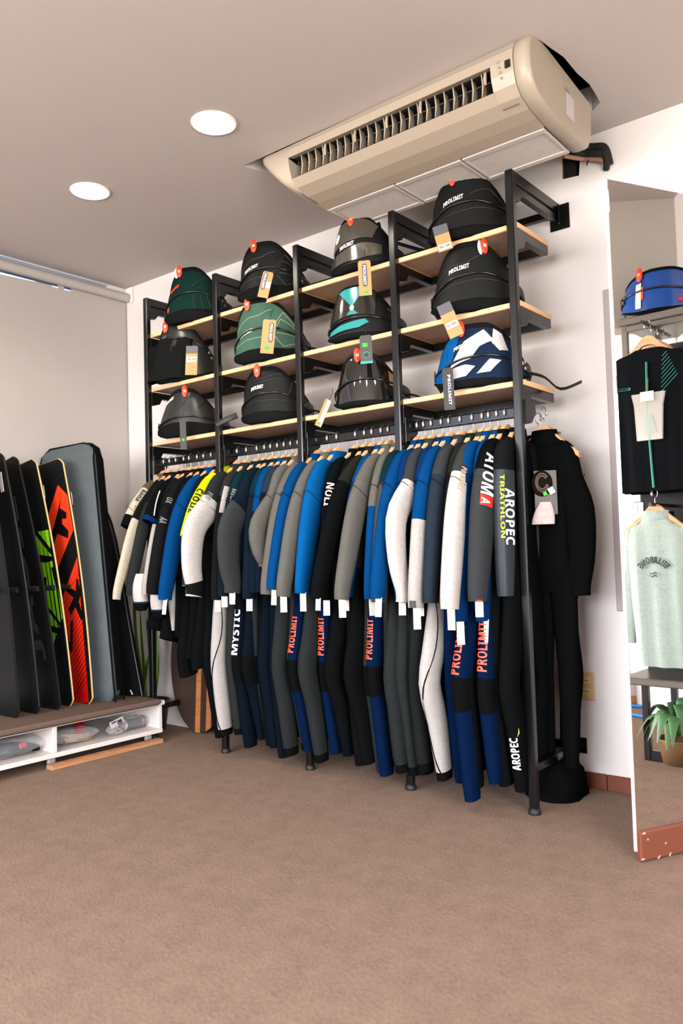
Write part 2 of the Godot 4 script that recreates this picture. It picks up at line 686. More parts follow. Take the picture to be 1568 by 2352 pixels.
# roller blind drawn over the left window
func blind() -> void:
	var fab := tex_mat("blind_fabric", speckle("plaster", [], 0, 1), 1.0, 0.5, Color(0.67, 0.64, 0.625))
	fab.backlight_enabled = true
	fab.backlight = Color(0.06, 0.06, 0.06)
	var t := thing("roller_blind", "grey roller blind drawn down behind the kiteboards, daylight leaking above it", "blind", Vector3(LEFT, 0, 0))
	var st := stool()
	tube(st, [Vector3(0.040, 2.577, PILLAR + 0.02), Vector3(0.040, 2.577, 3.4)], 0.027, 20)
	obj("roll", done(st), fab, t)
	st = stool()
	# cloth with the frayed upper edge that lets a strip of daylight through
	var poly := PackedVector2Array([Vector2(PILLAR + 0.012, 0.3), Vector2(3.4, 0.3), Vector2(3.4, 2.51), Vector2(1.0, 2.522), Vector2(0.53, 2.533), Vector2(0.33, 2.541), Vector2(0.25, 2.543), Vector2(0.187, 2.537), Vector2(0.184, 2.575), Vector2(0.148, 2.575), Vector2(0.145, 2.538), Vector2(0.104, 2.540), Vector2(0.09, 2.575), Vector2(PILLAR + 0.012, 2.56)])
	prism(st, poly, 0.003, Transform3D(Basis(Vector3(0, 0, 1), Vector3(0, 1, 0), Vector3(-1, 0, 0)), Vector3(0.012, 0, 0)))
	obj("cloth", done(st), fab, t)
	st = stool()
	bx(st, Vector3(0.016, 0.31, 1.55), Vector3(0.014, 0.03, 3.68), 0.004)
	obj("bottom_bar", done(st), mat("lamp_trim"), t)
	st = stool()
	prism(st, PackedVector2Array([Vector2(-0.05, 0.0), Vector2(0.02, 0.0), Vector2(0.02, -0.09), Vector2(0.0, -0.10), Vector2(-0.03, -0.06), Vector2(-0.05, -0.02)]), 0.006, Transform3D(Basis(), Vector3(0.06, TOP - 0.003, PILLAR + 0.008)), 0.001)
	obj("end_bracket", done(st), mat("lamp_trim"), t)


# ---------------------------------------------------------------- wall rack
func rack() -> void:
	var black := mat("rack_black", Color(0.022, 0.026, 0.03), 0.24, 0.0, 0.5)
	var grey := black
	var t := thing("shelving_rack", "tall black steel wall rack of five uprights with hanging rails and shelf brackets", "rack", Vector3(0, 0, 0))
	var n := POSTS.size()
	for i in n:
		var x: float = POSTS[i] + 0.016
		var st := stool()
		bx(st, Vector3(x, 1.21, -0.015), Vector3(0.032, 2.38, 0.030), 0.004)
		var post := obj("post", done(st), black, t)
		st = stool()
		lathe(st, [Vector2(0.012, 0.03), Vector2(0.015, 0.022), Vector2(0.022, 0.018), Vector2(0.024, 0.008), Vector2(0.022, 0.0)], 18, Transform3D(Basis(), Vector3(x, 0, -0.015)))
		obj("foot", done(st), mat("rubber", Color(0.03, 0.03, 0.03), 0.6), post)
		# top arm back to the wall: two bars with a slot between, and a web at the post
		st = stool()
		bx(st, Vector3(x, 2.379, -0.235), Vector3(0.026, 0.042, 0.412), 0.002)
		bx(st, Vector3(x, 2.332, -0.235), Vector3(0.026, 0.028, 0.412), 0.002)
		bx(st, Vector3(x, 2.352, -0.235), Vector3(0.010, 0.02, 0.412), 0.0)
		prism(st, PackedVector2Array([Vector2(0.0, 2.34), Vector2(-0.06, 2.32), Vector2(-0.035, 2.29), Vector2(0.0, 2.285)]), 0.024, side(x, -0.03), 0.001)
		var arm := obj("top_arm", done(st), grey, t)
		st = stool()
		bx(st, Vector3(x + 0.010, 2.345, WALL + 0.004), Vector3(0.085, 0.105, 0.006), 0.001)
		bx(st, Vector3(x + 0.022, 2.345, WALL + 0.025), Vector3(0.006, 0.08, 0.042), 0.001)
		obj("wall_plate", done(st), black, arm)
		st = stool()
		bx(st, Vector3(x, 0.165, -0.235), Vector3(0.025, 0.03, 0.40), 0.002)
		var low := obj("low_arm", done(st), black, t)
		st = stool()
		bx(st, Vector3(x + 0.0, 0.164, WALL + 0.004), Vector3(0.062, 0.062, 0.006), 0.001)
		obj("wall_plate", done(st), black, low)
		for s in [2.2, 1.9, 1.6]:
			st = stool()
			bx(st, Vector3(x, s - 0.0375, -0.165), Vector3(0.028, 0.034, 0.27), 0.002)
			prism(st, PackedVector2Array([Vector2(0.0, s - 0.03), Vector2(-0.075, s - 0.05), Vector2(-0.055, s - 0.085), Vector2(0.0, s - 0.10)]), 0.030, side(x, -0.028), 0.001)
			obj("shelf_bracket", done(st), grey, t)
	var w: float = POSTS[4] - POSTS[0]
	var mid: float = (POSTS[4] + POSTS[0]) / 2.0 + 0.016
	for y in [2.362, 0.165]:
		var st := stool()
		bx(st, Vector3(mid, y, WALL + 0.02), Vector3(w, 0.03, 0.025), 0.002)
		obj("back_bar", done(st), black, t)
	for s in [2.2, 1.9, 1.6]:
		for i in 4:
			var st := stool()
			bx(st, Vector3((POSTS[i] + POSTS[i + 1]) / 2 + 0.016, s - 0.038, -0.287), Vector3(POSTS[i + 1] - POSTS[i] - 0.03, 0.034, 0.025), 0.002)
			obj("shelf_bar", done(st), black, t)
	for i in 4:
		var a: float = POSTS[i] + 0.032
		var b: float = POSTS[i + 1]
		var st := stool()
		bx(st, Vector3((a + b) / 2, RAIL.x - 0.003, RAIL.y), Vector3(b - a, 0.042, 0.014), 0.004)
		var r := obj("hanging_rail", done(st), black, t)
		for e in [a + 0.004, b - 0.004]:
			st = stool()
			prism(st, PackedVector2Array([Vector2(0, 0.03), Vector2(-0.085, 0.02), Vector2(-0.092, -0.03), Vector2(-0.045, -0.065), Vector2(0, -0.075)]), 0.008, Transform3D(Basis(Vector3(0, 0, 1), Vector3(0, 1, 0), Vector3(-1, 0, 0)), Vector3(e, RAIL.x, -0.028)), 0.001)
			obj("rail_bracket", done(st), black, r)
	var st2 := stool()
	prism(st2, PackedVector2Array([Vector2(0, 0.03), Vector2(-0.075, 0.02), Vector2(-0.082, -0.015), Vector2(-0.045, -0.055), Vector2(0, -0.065)]), 0.008, Transform3D(Basis(Vector3(0, 0, 1), Vector3(0, 1, 0), Vector3(-1, 0, 0)), Vector3(0.036, RAIL.x, -0.028)), 0.001)
	obj("end_bracket", done(st2), black, t)
	# loose shelf boards, one to each bay and level
	var wood := wood_mat("shelf_wood", Color(0.80, 0.62, 0.44), Color(0.88, 0.72, 0.54))
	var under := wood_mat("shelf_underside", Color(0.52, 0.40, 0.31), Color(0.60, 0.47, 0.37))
	var lv := ["top", "middle", "bottom"]
	var bay := ["by the left wall, first bay", "in the second bay from the left wall", "in the third bay from the left wall", "at the open end, last bay by the mirror"]
	for k in 3:
		var s: float = [2.2, 1.9, 1.6][k]
		for i in 4:
			var a: float = POSTS[i] + (0.032 if i == 0 else 0.018)
			var b: float = POSTS[i + 1] + (0.034 if i == 3 else 0.014)
			var o := thing("shelf_board", "pale wood %s shelf board %s" % [lv[k], bay[i]], "shelf board", Vector3((a + b) / 2, s - 0.010, -0.165), 0.0, "shelf boards of the wall rack")
			st2 = stool()
			# notched round the uprights at the front corners
			var hw := (b - a) / 2
			var p := PackedVector2Array([Vector2(-hw, 0.137), Vector2(hw, 0.137), Vector2(hw, -0.133), Vector2(hw - 0.018, -0.133), Vector2(hw - 0.018, -0.157), Vector2(-hw + 0.016, -0.157), Vector2(-hw + 0.016, -0.133), Vector2(-hw, -0.133)])
			prism(st2, p, 0.019, Transform3D(Basis(Vector3.RIGHT, PI / 2), Vector3.ZERO), 0.0015)
			obj("board", done(st2), wood, o)
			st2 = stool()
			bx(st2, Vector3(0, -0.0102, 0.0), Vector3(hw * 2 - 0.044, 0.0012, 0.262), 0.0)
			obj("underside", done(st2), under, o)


func side(x: float, z: float) -> Transform3D:
	# polygon drawn as (z, y) in a plane across x
	return Transform3D(Basis(Vector3(0, 0, 1), Vector3(0, 1, 0), Vector3(-1, 0, 0)), Vector3(x, 0, z))


func wood_mat(key: String, lo: Color, hi: Color, rough := 0.5) -> StandardMaterial3D:
	if M.has(key):
		return M[key]
	# long grain along x: a stretched noise laid into an image
	var n := FastNoiseLite.new()
	n.seed = 11
	n.frequency = 0.02
	n.fractal_octaves = 4
	var im := Image.create(256, 256, false, Image.FORMAT_RGB8)
	for y in 256:
		for x in 256:
			var g := n.get_noise_3d(cos(TAU * x / 256.0) * 12.0, y * 3.2, sin(TAU * x / 256.0) * 12.0) * 0.9 + 0.5
			im.set_pixel(x, y, lo.lerp(hi, clampf(g, 0, 1)))
	var m := tex_mat(key, ImageTexture.create_from_image(im), 2.2, rough)
	return m


# ---------------------------------------------------------------- air conditioner set into the ceiling
func aircon() -> void:
	var shell := mat("ac_shell", Color(0.64, 0.59, 0.525), 0.36, 0.0, 0.5)
	var dark := mat("void")
	var t := thing("air_conditioner", "long cream ceiling air conditioner with louvred outlet, set into a rough ceiling hole", "air conditioner", Vector3(0, 0, 0))
	var full := [Vector2(0.305, 2.66), Vector2(0.340, 2.636), Vector2(0.362, 2.605), Vector2(0.368, 2.570), Vector2(0.363, 2.53), Vector2(0.350, 2.492), Vector2(0.318, 2.462), Vector2(0.26, 2.442), Vector2(0.20, 2.433), Vector2(0.14, 2.428), Vector2(0.135, 2.4275), Vector2(-0.09, 2.422), Vector2(-0.125, 2.436), Vector2(-0.15, 2.47), Vector2(-0.158, 2.52), Vector2(-0.162, 2.60), Vector2(-0.155, 2.612), Vector2(0.20, 2.65)]
	var notch := [Vector2(0.305, 2.66), Vector2(0.340, 2.636), Vector2(0.362, 2.605), Vector2(0.368, 2.570), Vector2(0.30, 2.585), Vector2(0.24, 2.56), Vector2(0.25, 2.49), Vector2(0.352, 2.488), Vector2(0.318, 2.462), Vector2(0.26, 2.442), Vector2(0.20, 2.433), Vector2(0.142, 2.428), Vector2(0.140, 2.45), Vector2(-0.09, 2.45), Vector2(-0.125, 2.45), Vector2(-0.15, 2.47), Vector2(-0.158, 2.52), Vector2(-0.162, 2.60), Vector2(-0.155, 2.612), Vector2(0.20, 2.65)]
	var left_x := func(y: float, k: float) -> float: return lerpf(-0.775, -0.955, clampf((y - 2.425) / 0.22, 0, 1)) + k
	var st := stool()
	loft(st, [ac_ring(full, func(y): return left_x.call(y, 0.0), 0.06), ac_ring(full, func(y): return left_x.call(y, 0.012), 0.015), ac_ring(full, func(y): return left_x.call(y, 0.03), 0.0), ac_ring(full, func(_y): return -0.765, 0.0)], true, 0)
	obj("end_cap", done(st), shell, t)
	st = stool()
	loft(st, [ac_ring(notch, func(_y): return -0.765, 0.0), ac_ring(notch, func(_y): return 0.150, 0.0)], true, -1)
	obj("casing", done(st), shell, t)
	st = stool()
	var ctrl := full.slice(0, 10) + [Vector2(0.140, 2.45), Vector2(-0.09, 2.45), Vector2(-0.125, 2.45)] + full.slice(13)
	loft(st, [ac_ring(ctrl, func(_y): return 0.150, 0.0), ac_ring(ctrl, func(_y): return 0.232, 0.0)], true, -1)
	obj("control_end", done(st), shell, t)
	st = stool()
	loft(st, [ac_ring(full, func(_y): return 0.234, 0.008), ac_ring(full, func(_y): return 0.236, -0.004), ac_ring(full, func(_y): return 0.268, -0.006), ac_ring(full, func(_y): return 0.281, 0.012), ac_ring(full, func(_y): return 0.287, 0.05)], true, 0)
	var cap := obj("end_cap", done(st), shell, t)
	st = stool()
	bx(st, Vector3(0.2885, 2.515, 0.045), Vector3(0.002, 0.085, 0.06), 0.0, Basis(Vector3.RIGHT, -0.08))
	obj("rating_plate", done(st), mat("plate_grey", Color(0.72, 0.69, 0.68), 0.5), cap)
	st = stool()
	bx(st, Vector3(0.2885, 2.57, 0.07), Vector3(0.002, 0.012, 0.035), 0.0)
	obj("sticker", done(st), mat("plate_pale", Color(0.55, 0.50, 0.47), 0.5), cap)
	# outlet lining and its vanes
	st = stool()
	bx(st, Vector3(-0.3075, 2.53, 0.272), Vector3(0.91, 0.09, 0.012), 0.0)
	bx(st, Vector3(-0.3075, 2.580, 0.310), Vector3(0.91, 0.006, 0.075), 0.0)
	bx(st, Vector3(-0.3075, 2.492, 0.305), Vector3(0.91, 0.006, 0.075), 0.0)
	obj("outlet_lining", done(st), dark, t)
	for i in 23:
		var x := -0.715 + i * 0.0372
		st = stool()
		var rings := []
		for k in 6:
			var f := k / 5.0
			var z := lerpf(0.305, 0.350, f)
			var bend := x - 0.010 + 0.012 * f * f
			var y0 := 2.492
			var y1 := 2.583 - 0.012 * f
			rings.append(PackedVector3Array([Vector3(bend, y0, z), Vector3(bend + 0.0035, y0, z), Vector3(bend + 0.0075, (y0 + y1) / 2, z - 0.004), Vector3(bend + 0.0035, y1, z), Vector3(bend, y1, z), Vector3(bend + 0.004, (y0 + y1) / 2, z - 0.004)]))
		loft(st, rings, true, 0)
		obj("vane", done(st), shell, t)
	for i in [3, 7, 11, 15, 22]:
		st = stool()
		tube(st, [Vector3(-0.715 + i * 0.0372 + 0.016, 2.572, 0.345), Vector3(-0.715 + i * 0.0372 + 0.018, 2.548, 0.352), Vector3(-0.715 + i * 0.0372 + 0.018, 2.528, 0.349)], [0.005, 0.006, 0.004], 8)
		obj("vane_clip", done(st), shell, t)
	# intake grilles
	var gm := mat("ac_grille", Color(0.74, 0.71, 0.69), 0.5)
	var gx := [-0.765, -0.412, -0.107, 0.228]
	for i in 3:
		var a: float = gx[i] + 0.003
		var b: float = gx[i + 1] - 0.003
		st = stool()
		bx(st, Vector3((a + b) / 2, 2.430, 0.118), Vector3(b - a, 0.010, 0.030), 0.002)
		bx(st, Vector3((a + b) / 2, 2.4285, -0.078), Vector3(b - a, 0.010, 0.026), 0.002)
		for e in [a + 0.006, b - 0.006]:
			bx(st, Vector3(e, 2.4292, 0.02), Vector3(0.012, 0.010, 0.18), 0.002)
		bx(st, Vector3((a + b) / 2, 2.4350, 0.02), Vector3(b - a, 0.003, 0.19), 0.0)
		var g := obj("intake_grille", done(st), gm, t)
		st = stool()
		for k in 22:
			bx(st, Vector3((a + b) / 2, 2.4305, 0.098 - k * 0.0076), Vector3(b - a - 0.024, 0.006, 0.0035), 0.0)
		var s := obj("grille_slats", done(st), gm, g)
		s.set_meta("kind", "stuff")
	# display, buttons and badge on the control end
	st = stool()
	bx(st, Vector3(0.214, 2.556, 0.3685), Vector3(0.020, 0.026, 0.004), 0.001)
	obj("display", done(st), mat("void"), t)
	st = stool()
	for k in 4:
		var o := Transform3D(Basis(Vector3.RIGHT, PI / 2 + 0.2), Vector3(0.182 + 0.002 * k, 2.572 - k * 0.017, 0.3695 - k * k * 0.0009))
		lathe(st, [Vector2(0.0045, -0.002), Vector2(0.0045, 0.002), Vector2(0.003, 0.003)], 10, o)
	obj("button", done(st), mat("plate_pale"), t)
	st = stool()
	bx(st, Vector3(0.185, 2.452, 0.295), Vector3(0.058, 0.002, 0.010), 0.0, Basis(Vector3.RIGHT, 0.33))
	obj("badge", done(st), mat("plate_dark", Color(0.33, 0.29, 0.26), 0.4), t)
	# lagged pipes from the unit through the wall
	var p := thing("air_conditioner_pipes", "black lagged pipe pair bending from the air conditioner along the upper back wall", "pipe", Vector3.ZERO)
	var lag := mat("lagging", Color(0.05, 0.047, 0.042), 0.8)
	st = stool()
	tube(st, smooth_pts([Vector3(0.13, 2.55, -0.14), Vector3(0.14, 2.575, -0.28), Vector3(0.17, 2.580, -0.395), Vector3(0.22, 2.566, -0.402), Vector3(0.238, 2.556, -0.405), Vector3(0.246, 2.53, -0.408), Vector3(0.246, 2.495, -0.43)]), 0.017, 12)
	obj("lagged_pipe", done(st), lag, p)
	st = stool()
	tube(st, smooth_pts([Vector3(0.10, 2.52, -0.14), Vector3(0.12, 2.555, -0.28), Vector3(0.15, 2.560, -0.385), Vector3(0.20, 2.543, -0.392), Vector3(0.238, 2.532, -0.40), Vector3(0.243, 2.50, -0.41), Vector3(0.232, 2.483, -0.432)]), 0.013, 12)
	obj("lagged_pipe", done(st), lag, p)
	st = stool()
	tube(st, smooth_pts([Vector3(0.11, 2.53, -0.30), Vector3(0.14, 2.545, -0.400), Vector3(0.18, 2.533, -0.408), Vector3(0.212, 2.519, -0.410), Vector3(0.232, 2.508, -0.412), Vector3(0.238, 2.497, -0.43)]), 0.009, 10)
	obj("drain_hose", done(st), mat("hose", Color(0.60, 0.46, 0.37), 0.6), p)
	st = stool()
	tube(st, [Vector3(0.172, 2.545, -0.418), Vector3(0.170, 2.520, -0.398), Vector3(0.165, 2.508, -0.402)], 0.003, 6)
	obj("cable_tie", done(st), lag, p)
	var cb := thing("power_cable", "black cable drooping under the air conditioner to behind the rack", "cable", Vector3.ZERO)
	st = stool()
	tube(st, smooth_pts([Vector3(-0.70, 2.44, -0.15), Vector3(-0.72, 2.40, -0.22), Vector3(-0.66, 2.372, -0.33), Vector3(-0.60, 2.358, -0.42), Vector3(-0.55, 2.36, WALL + 0.006)]), 0.008, 10)
	obj("cable", done(st), lag, cb)


func ac_ring(prof: Array, xs: Callable, shrink: float) -> PackedVector3Array:
	var r := PackedVector3Array()
	var mid := Vector2(0.10, 2.54)
	for q in prof:
		var d: Vector2 = q - mid
		var p: Vector2 = mid + d * (1.0 - shrink)
		r.append(Vector3(xs.call(q.y), p.y, p.x))
	return r


# ---------------------------------------------------------------- kiteboards and bags on the low plinth
func plinth() -> void:
	var white := mat("white_board", Color(0.83, 0.80, 0.78), 0.45)
	var t := thing("display_plinth", "low white carpet-topped plinth on castors under the kiteboards", "plinth", Vector3.ZERO)
	var zs := [0.0, 0.625, 1.25, 1.9]
	var st := stool()
	bx(st, Vector3(-2.41, 0.058, 0.95), Vector3(0.62, 0.022, 1.90), 0.002)
	obj("base_panel", done(st), white, t)
	for z in zs:
		st = stool()
		bx(st, Vector3(-2.41, 0.131, z + (0.011 if z == 0.0 else 0.0)), Vector3(0.614, 0.124, 0.022), 0.002)
		obj("upright_panel", done(st), white, t)
	st = stool()
	bx(st, Vector3(-2.712, 0.131, 0.95), Vector3(0.012, 0.124, 1.86), 0.0)
	obj("back_panel", done(st), mat("har_trim", Color(0.05, 0.053, 0.055), 0.5), t)
	st = stool()
	bx(st, Vector3(-2.41, 0.203, 0.955), Vector3(0.64, 0.024, 1.93), 0.003)
	var top := obj("top_panel", done(st), white, t)
	st = stool()
	bx(st, Vector3(-2.405, 0.210, 0.975), Vector3(0.652, 0.030, 1.92), 0.010)
	obj("carpet", done(st), cloth("plinth_carpet", Color(0.40, 0.335, 0.30), 0.98), top)
	for z in [0.06, 0.62, 1.3]:
		for x in [-2.15, -2.66]:
			st = stool()
			lathe(st, [Vector2(0.008, -0.010), Vector2(0.020, -0.009), Vector2(0.022, 0.0), Vector2(0.020, 0.009), Vector2(0.008, 0.010)], 18, Transform3D(Basis(Vector3.FORWARD, PI / 2), Vector3(x, 0.022, z)))
			bx(st, Vector3(x, 0.042, z), Vector3(0.03, 0.012, 0.026), 0.002)
			bx(st, Vector3(x + 0.012, 0.032, z), Vector3(0.003, 0.026, 0.024), 0.0)
			obj("castor", done(st), mat("castor", Color(0.62, 0.60, 0.58), 0.3), t)
	st = stool()
	bx(st, Vector3(-2.09, 0.011, 0.345), Vector3(0.05, 0.021, 0.64), 0.0015)
	tag(obj("wood_plank", done(st), wood_mat("plank", Color(0.60, 0.42, 0.28), Color(0.72, 0.53, 0.37))), "narrow pale wood plank lying on the carpet before the white plinth", "plank")
	st = stool()
	bx(st, Vector3(-2.07, 0.012, 1.02), Vector3(0.06, 0.022, 0.10), 0.0015)
	tag(obj("wood_plank", done(st), M["plank"]), "short wood offcut on the carpet near the plinth's open front", "plank")
	plinth_goods()


func clear_plastic() -> StandardMaterial3D:
	var m := mat("clear_plastic", Color(0.92, 0.94, 0.95, 0.16), 0.08, 0.0, 0.8)
	m.transparency = BaseMaterial3D.TRANSPARENCY_ALPHA
	return m


func crumpled(c: Vector3, s: Vector3, seed_at: int) -> SurfaceTool:
	# soft plastic bag: a puffed box with creases
	var n := FastNoiseLite.new()
	n.seed = seed_at
	n.frequency = 9.0
	var st := stool()
	var rings := []
	for i in 13:
		var f := i / 12.0
		var pinch := pow(sin(PI * clampf(f, 0.02, 0.98)), 0.35)
		var r := PackedVector3Array()
		for k in 22:
			var a := TAU * k / 22
			var d := Vector3((f - 0.5) * s.z, 0, 0)
			var w := 1.0 + 0.32 * n.get_noise_3d(f * 1.4, cos(a) * 0.5, sin(a) * 0.5)
			r.append(c + Vector3(cos(a) * s.x * 0.5 * (0.6 + 0.4 * pinch) * w, maxf(-s.y * 0.5, sin(a) * s.y * 0.5 * pinch * w), d.x))
		rings.append(r)
	loft(st, rings, true, 0)
	return st


func plinth_goods() -> void:
	var clear := clear_plastic()
	var b := 0.070
	# rolled pouch with red end, in clear plastic
	var t := thing("bagged_roll", "grey rolled accessory with red end wrapped in clear plastic at the plinth's open end", "packaged goods", Vector3(-2.21, b, 0.09), 0.0, "goods in the plinth")
	var st := stool()
	tube(st, [Vector3(0.0, 0.030, -0.05), Vector3(0.0, 0.030, 0.085)], 0.026, 18)
	obj("roll", done(st), cloth("grey_roll", Color(0.16, 0.16, 0.18)), t)
	st = stool()
	tube(st, [Vector3(0.0, 0.030, 0.086), Vector3(0.0, 0.030, 0.108)], 0.024, 18)
	obj("red_end", done(st), cloth("red_cloth", Color(0.55, 0.06, 0.05)), t)
	st = stool()
	tube(st, [Vector3(0.0, 0.030, -0.034), Vector3(0.0, 0.030, -0.026)], 0.0275, 18)
	obj("red_band", done(st), mat("red_plastic", Color(0.70, 0.12, 0.08), 0.4), t)
	st = stool()
	tube(st, [Vector3(0.0, 0.030, 0.072), Vector3(0.0, 0.030, 0.082)], 0.0285, 18)
	obj("clear_band", done(st), mat("silver", Color(0.75, 0.75, 0.75), 0.25, 0.6), t)
	obj("plastic_wrap", done(crumpled(Vector3(0, 0.034, 0.02), Vector3(0.075, 0.066, 0.19), 3)), clear, t)
	# header card bag
	t = thing("header_card_bag", "clear bag with a white header card and grey square, mid bay of the plinth", "packaged goods", Vector3(-2.17, b, 0.235), 0.25, "goods in the plinth")
	st = stool()
	bx(st, Vector3(0.0, 0.062, 0.0), Vector3(0.003, 0.034, 0.10), 0.0, Basis(Vector3.RIGHT, 0.14) * Basis(Vector3.BACK, 0.25))
	obj("header_card", done(st), mat("card_white", Color(0.82, 0.80, 0.79), 0.6), t)
	st = stool()
	bx(st, Vector3(0.003, 0.060, -0.018), Vector3(0.002, 0.026, 0.034), 0.0, Basis(Vector3.RIGHT, 0.14) * Basis(Vector3.BACK, 0.25))
	obj("printed_square", done(st), mat("card_grey", Color(0.17, 0.17, 0.17), 0.6), t)
	lettering("card_text", "mantyne", 0.034, 0.009, mat("ink_black", Color(0.03, 0.03, 0.03), 0.6), t, flat_place(Transform3D(Basis(Vector3.RIGHT, 0.14) * Basis(Vector3.BACK, 0.25) * Basis(Vector3.UP, PI / 2), Vector3(0.002, 0.067, 0.027)), 0.034, 0.009))
	st = stool()
	tube(st, smooth_pts([Vector3(-0.02, 0.012, 0.04), Vector3(0.01, 0.03, 0.02), Vector3(-0.02, 0.035, -0.01), Vector3(0.01, 0.012, -0.03), Vector3(-0.01, 0.01, 0.01)]), 0.004, 8)
	obj("coiled_line", done(st), mat("line_pale", Color(0.62, 0.58, 0.52), 0.7), t)
	obj("plastic_wrap", done(crumpled(Vector3(0, 0.034, 0.0), Vector3(0.06, 0.068, 0.12), 8)), clear, t)
	# rope bundle with red strap
	t = thing("bagged_rope", "coiled pale rope with a red strap in clear plastic, beside the plinth divider", "packaged goods", Vector3(-2.21, b, 0.45), 0.0, "goods in the plinth")
	st = stool()
	for k in 7:
		var pts := []
		for i in 17:
			var a := TAU * i / 16
			pts.append(Vector3(cos(a) * 0.035 - 0.01, 0.012 + k * 0.005 + 0.006 * sin(a * 2 + k), sin(a) * (0.10 - 0.004 * k) + 0.006 * sin(k * 2.3)))
		tube(st, pts, 0.006, 7)
	obj("rope", done(st), cloth("rope_pale", Color(0.66, 0.56, 0.47)), t)
	st = stool()
	tube(st, smooth_pts([Vector3(0.02, 0.03, -0.01), Vector3(0.0, 0.075, -0.02), Vector3(-0.02, 0.085, -0.04), Vector3(-0.03, 0.06, -0.055)]), 0.020, 10, 0.25)
	obj("red_strap", done(st), M["red_cloth"], t)
	st = stool()
	tube(st, smooth_pts([Vector3(0.03, 0.012, 0.085), Vector3(0.02, 0.03, 0.095), Vector3(0.0, 0.02, 0.11)]), 0.012, 10)
	obj("grey_grip", done(st), cloth("grip_grey", Color(0.32, 0.31, 0.32)), t)
	obj("plastic_wrap", done(crumpled(Vector3(0, 0.04, 0.02), Vector3(0.12, 0.075, 0.25), 21)), clear, t)
	# bar bag in the next bay
	t = thing("bagged_control_bar", "clear plastic bag of dark coiled kite lines with a red tag, next bay along", "packaged goods", Vector3(-2.23, b, 0.79), 0.0, "goods in the plinth")
	st = stool()
	for k in 5:
		tube(st, smooth_pts([Vector3(0.04 - k * 0.02, 0.02, -0.13), Vector3(0.05 - k * 0.02, 0.03 + k * 0.004, 0.0), Vector3(0.03 - k * 0.015, 0.02, 0.14)]), 0.013, 8)
	obj("lines", done(st), cloth("line_dark", Color(0.09, 0.10, 0.11)), t)
	st = stool()
	bx(st, Vector3(0.05, 0.048, -0.045), Vector3(0.012, 0.030, 0.040), 0.003, Basis(Vector3.UP, 0.3))
	obj("red_tag", done(st), mat("red_plastic"), t)
	obj("plastic_wrap", done(crumpled(Vector3(0, 0.042, 0.0), Vector3(0.16, 0.085, 0.33), 33)), clear, t)
	t = thing("bagged_hose", "heap of dark hose in a clear bag behind the red-tagged line bag", "packaged goods", Vector3(-2.42, b, 0.83), 0.2, "goods in the plinth")
	st = stool()
	for k in 5:
		var pts := []
		for i in 15:
			var a := TAU * i / 14
			pts.append(Vector3(cos(a) * 0.06, 0.014 + k * 0.011, sin(a) * 0.11))
		tube(st, pts, 0.009, 8)
	obj("hose", done(st), mat("hose_dark", Color(0.10, 0.09, 0.08), 0.5), t)
	obj("plastic_wrap", done(crumpled(Vector3(0, 0.045, 0.0), Vector3(0.16, 0.085, 0.27), 41)), clear, t)


# outline of a kiteboard, half width along its length (0..1)
func half_width(t: float) -> float:
	var e := minf(t, 1.0 - t)
	var w := 0.150 + 0.040 * sin(PI * clampf(t, 0, 1))
	if e < 0.022:
		w -= 0.035 * pow(1.0 - e / 0.022, 1.3)
	return w


func kiteboard(label: String, b: Vector3, top: Vector3, edge: Material, deck: Material) -> Node3D:
	# b, top: foot and head of the edge that faces the room
	var t := thing("kiteboard", label, "kiteboard", Vector3.ZERO, 0.0, "kiteboards on the plinth")
	var up := (top - b).normalized()
	var L := b.distance_to(top)
	var xax := (Vector3.RIGHT - up * up.x).normalized()
	t.transform = Transform3D(Basis(xax, up, xax.cross(up)), b - xax * 0.118)
	t.set_meta("length", L)
	var poly := PackedVector2Array()
	var n := 30
	for i in n + 1:
		var f := i / float(n)
		f = 0.5 - 0.5 * cos(PI * f)
		poly.append(Vector2(half_width(f), f * L))
	for i in n + 1:
		var f := 1.0 - i / float(n)
		f = 0.5 - 0.5 * cos(PI * f)
		poly.append(Vector2(-half_width(f), f * L))
	var st := stool()
	prism(st, poly, 0.011, Transform3D(), 0.001)
	obj("deck", done(st), deck, t)
	var wide := PackedVector2Array()
	for p in poly:
		wide.append(Vector2(p.x + signf(p.x) * 0.0025, (p.y - L / 2) * (1.0 + 0.003 / L) + L / 2))
	st = stool()
	prism(st, wide, 0.0075, Transform3D(), 0.001)
	obj("edge_rail", done(st), edge, t)
	return t


func print_poly(t: Node3D, called: String, polys: Array, m: Material, c0: Color, c1: Color, L: float, lift := 0.0064) -> void:
	# flat print on the visible face: x from the room-side edge inwards (0..1), y along the board (0..1)
	var st := stool()
	st.set_smooth_group(-1)
	for q in polys:
		var p := PackedVector2Array()
		for v in q:
			p.append(Vector2(0, 0) + v)
		var idx := Geometry2D.triangulate_polygon(p)
		for k in range(0, idx.size(), 3):
			var tri := []
			for j in 3:
				var v: Vector2 = p[idx[k + j]]
				var hw := half_width(v.y) - 0.004
				tri.append([Vector3(hw - v.x * 2.0 * hw, v.y * L, lift), c0.lerp(c1, clampf(v.y, 0, 1))])
			var nrm: Vector3 = (tri[1][0] - tri[0][0]).cross(tri[2][0] - tri[0][0])
			var order := [0, 2, 1] if nrm.z > 0 else [0, 1, 2]
			for j in order:
				st.set_color(tri[j][1])
				st.add_vertex(tri[j][0])
	obj(called, done(st), m, t)


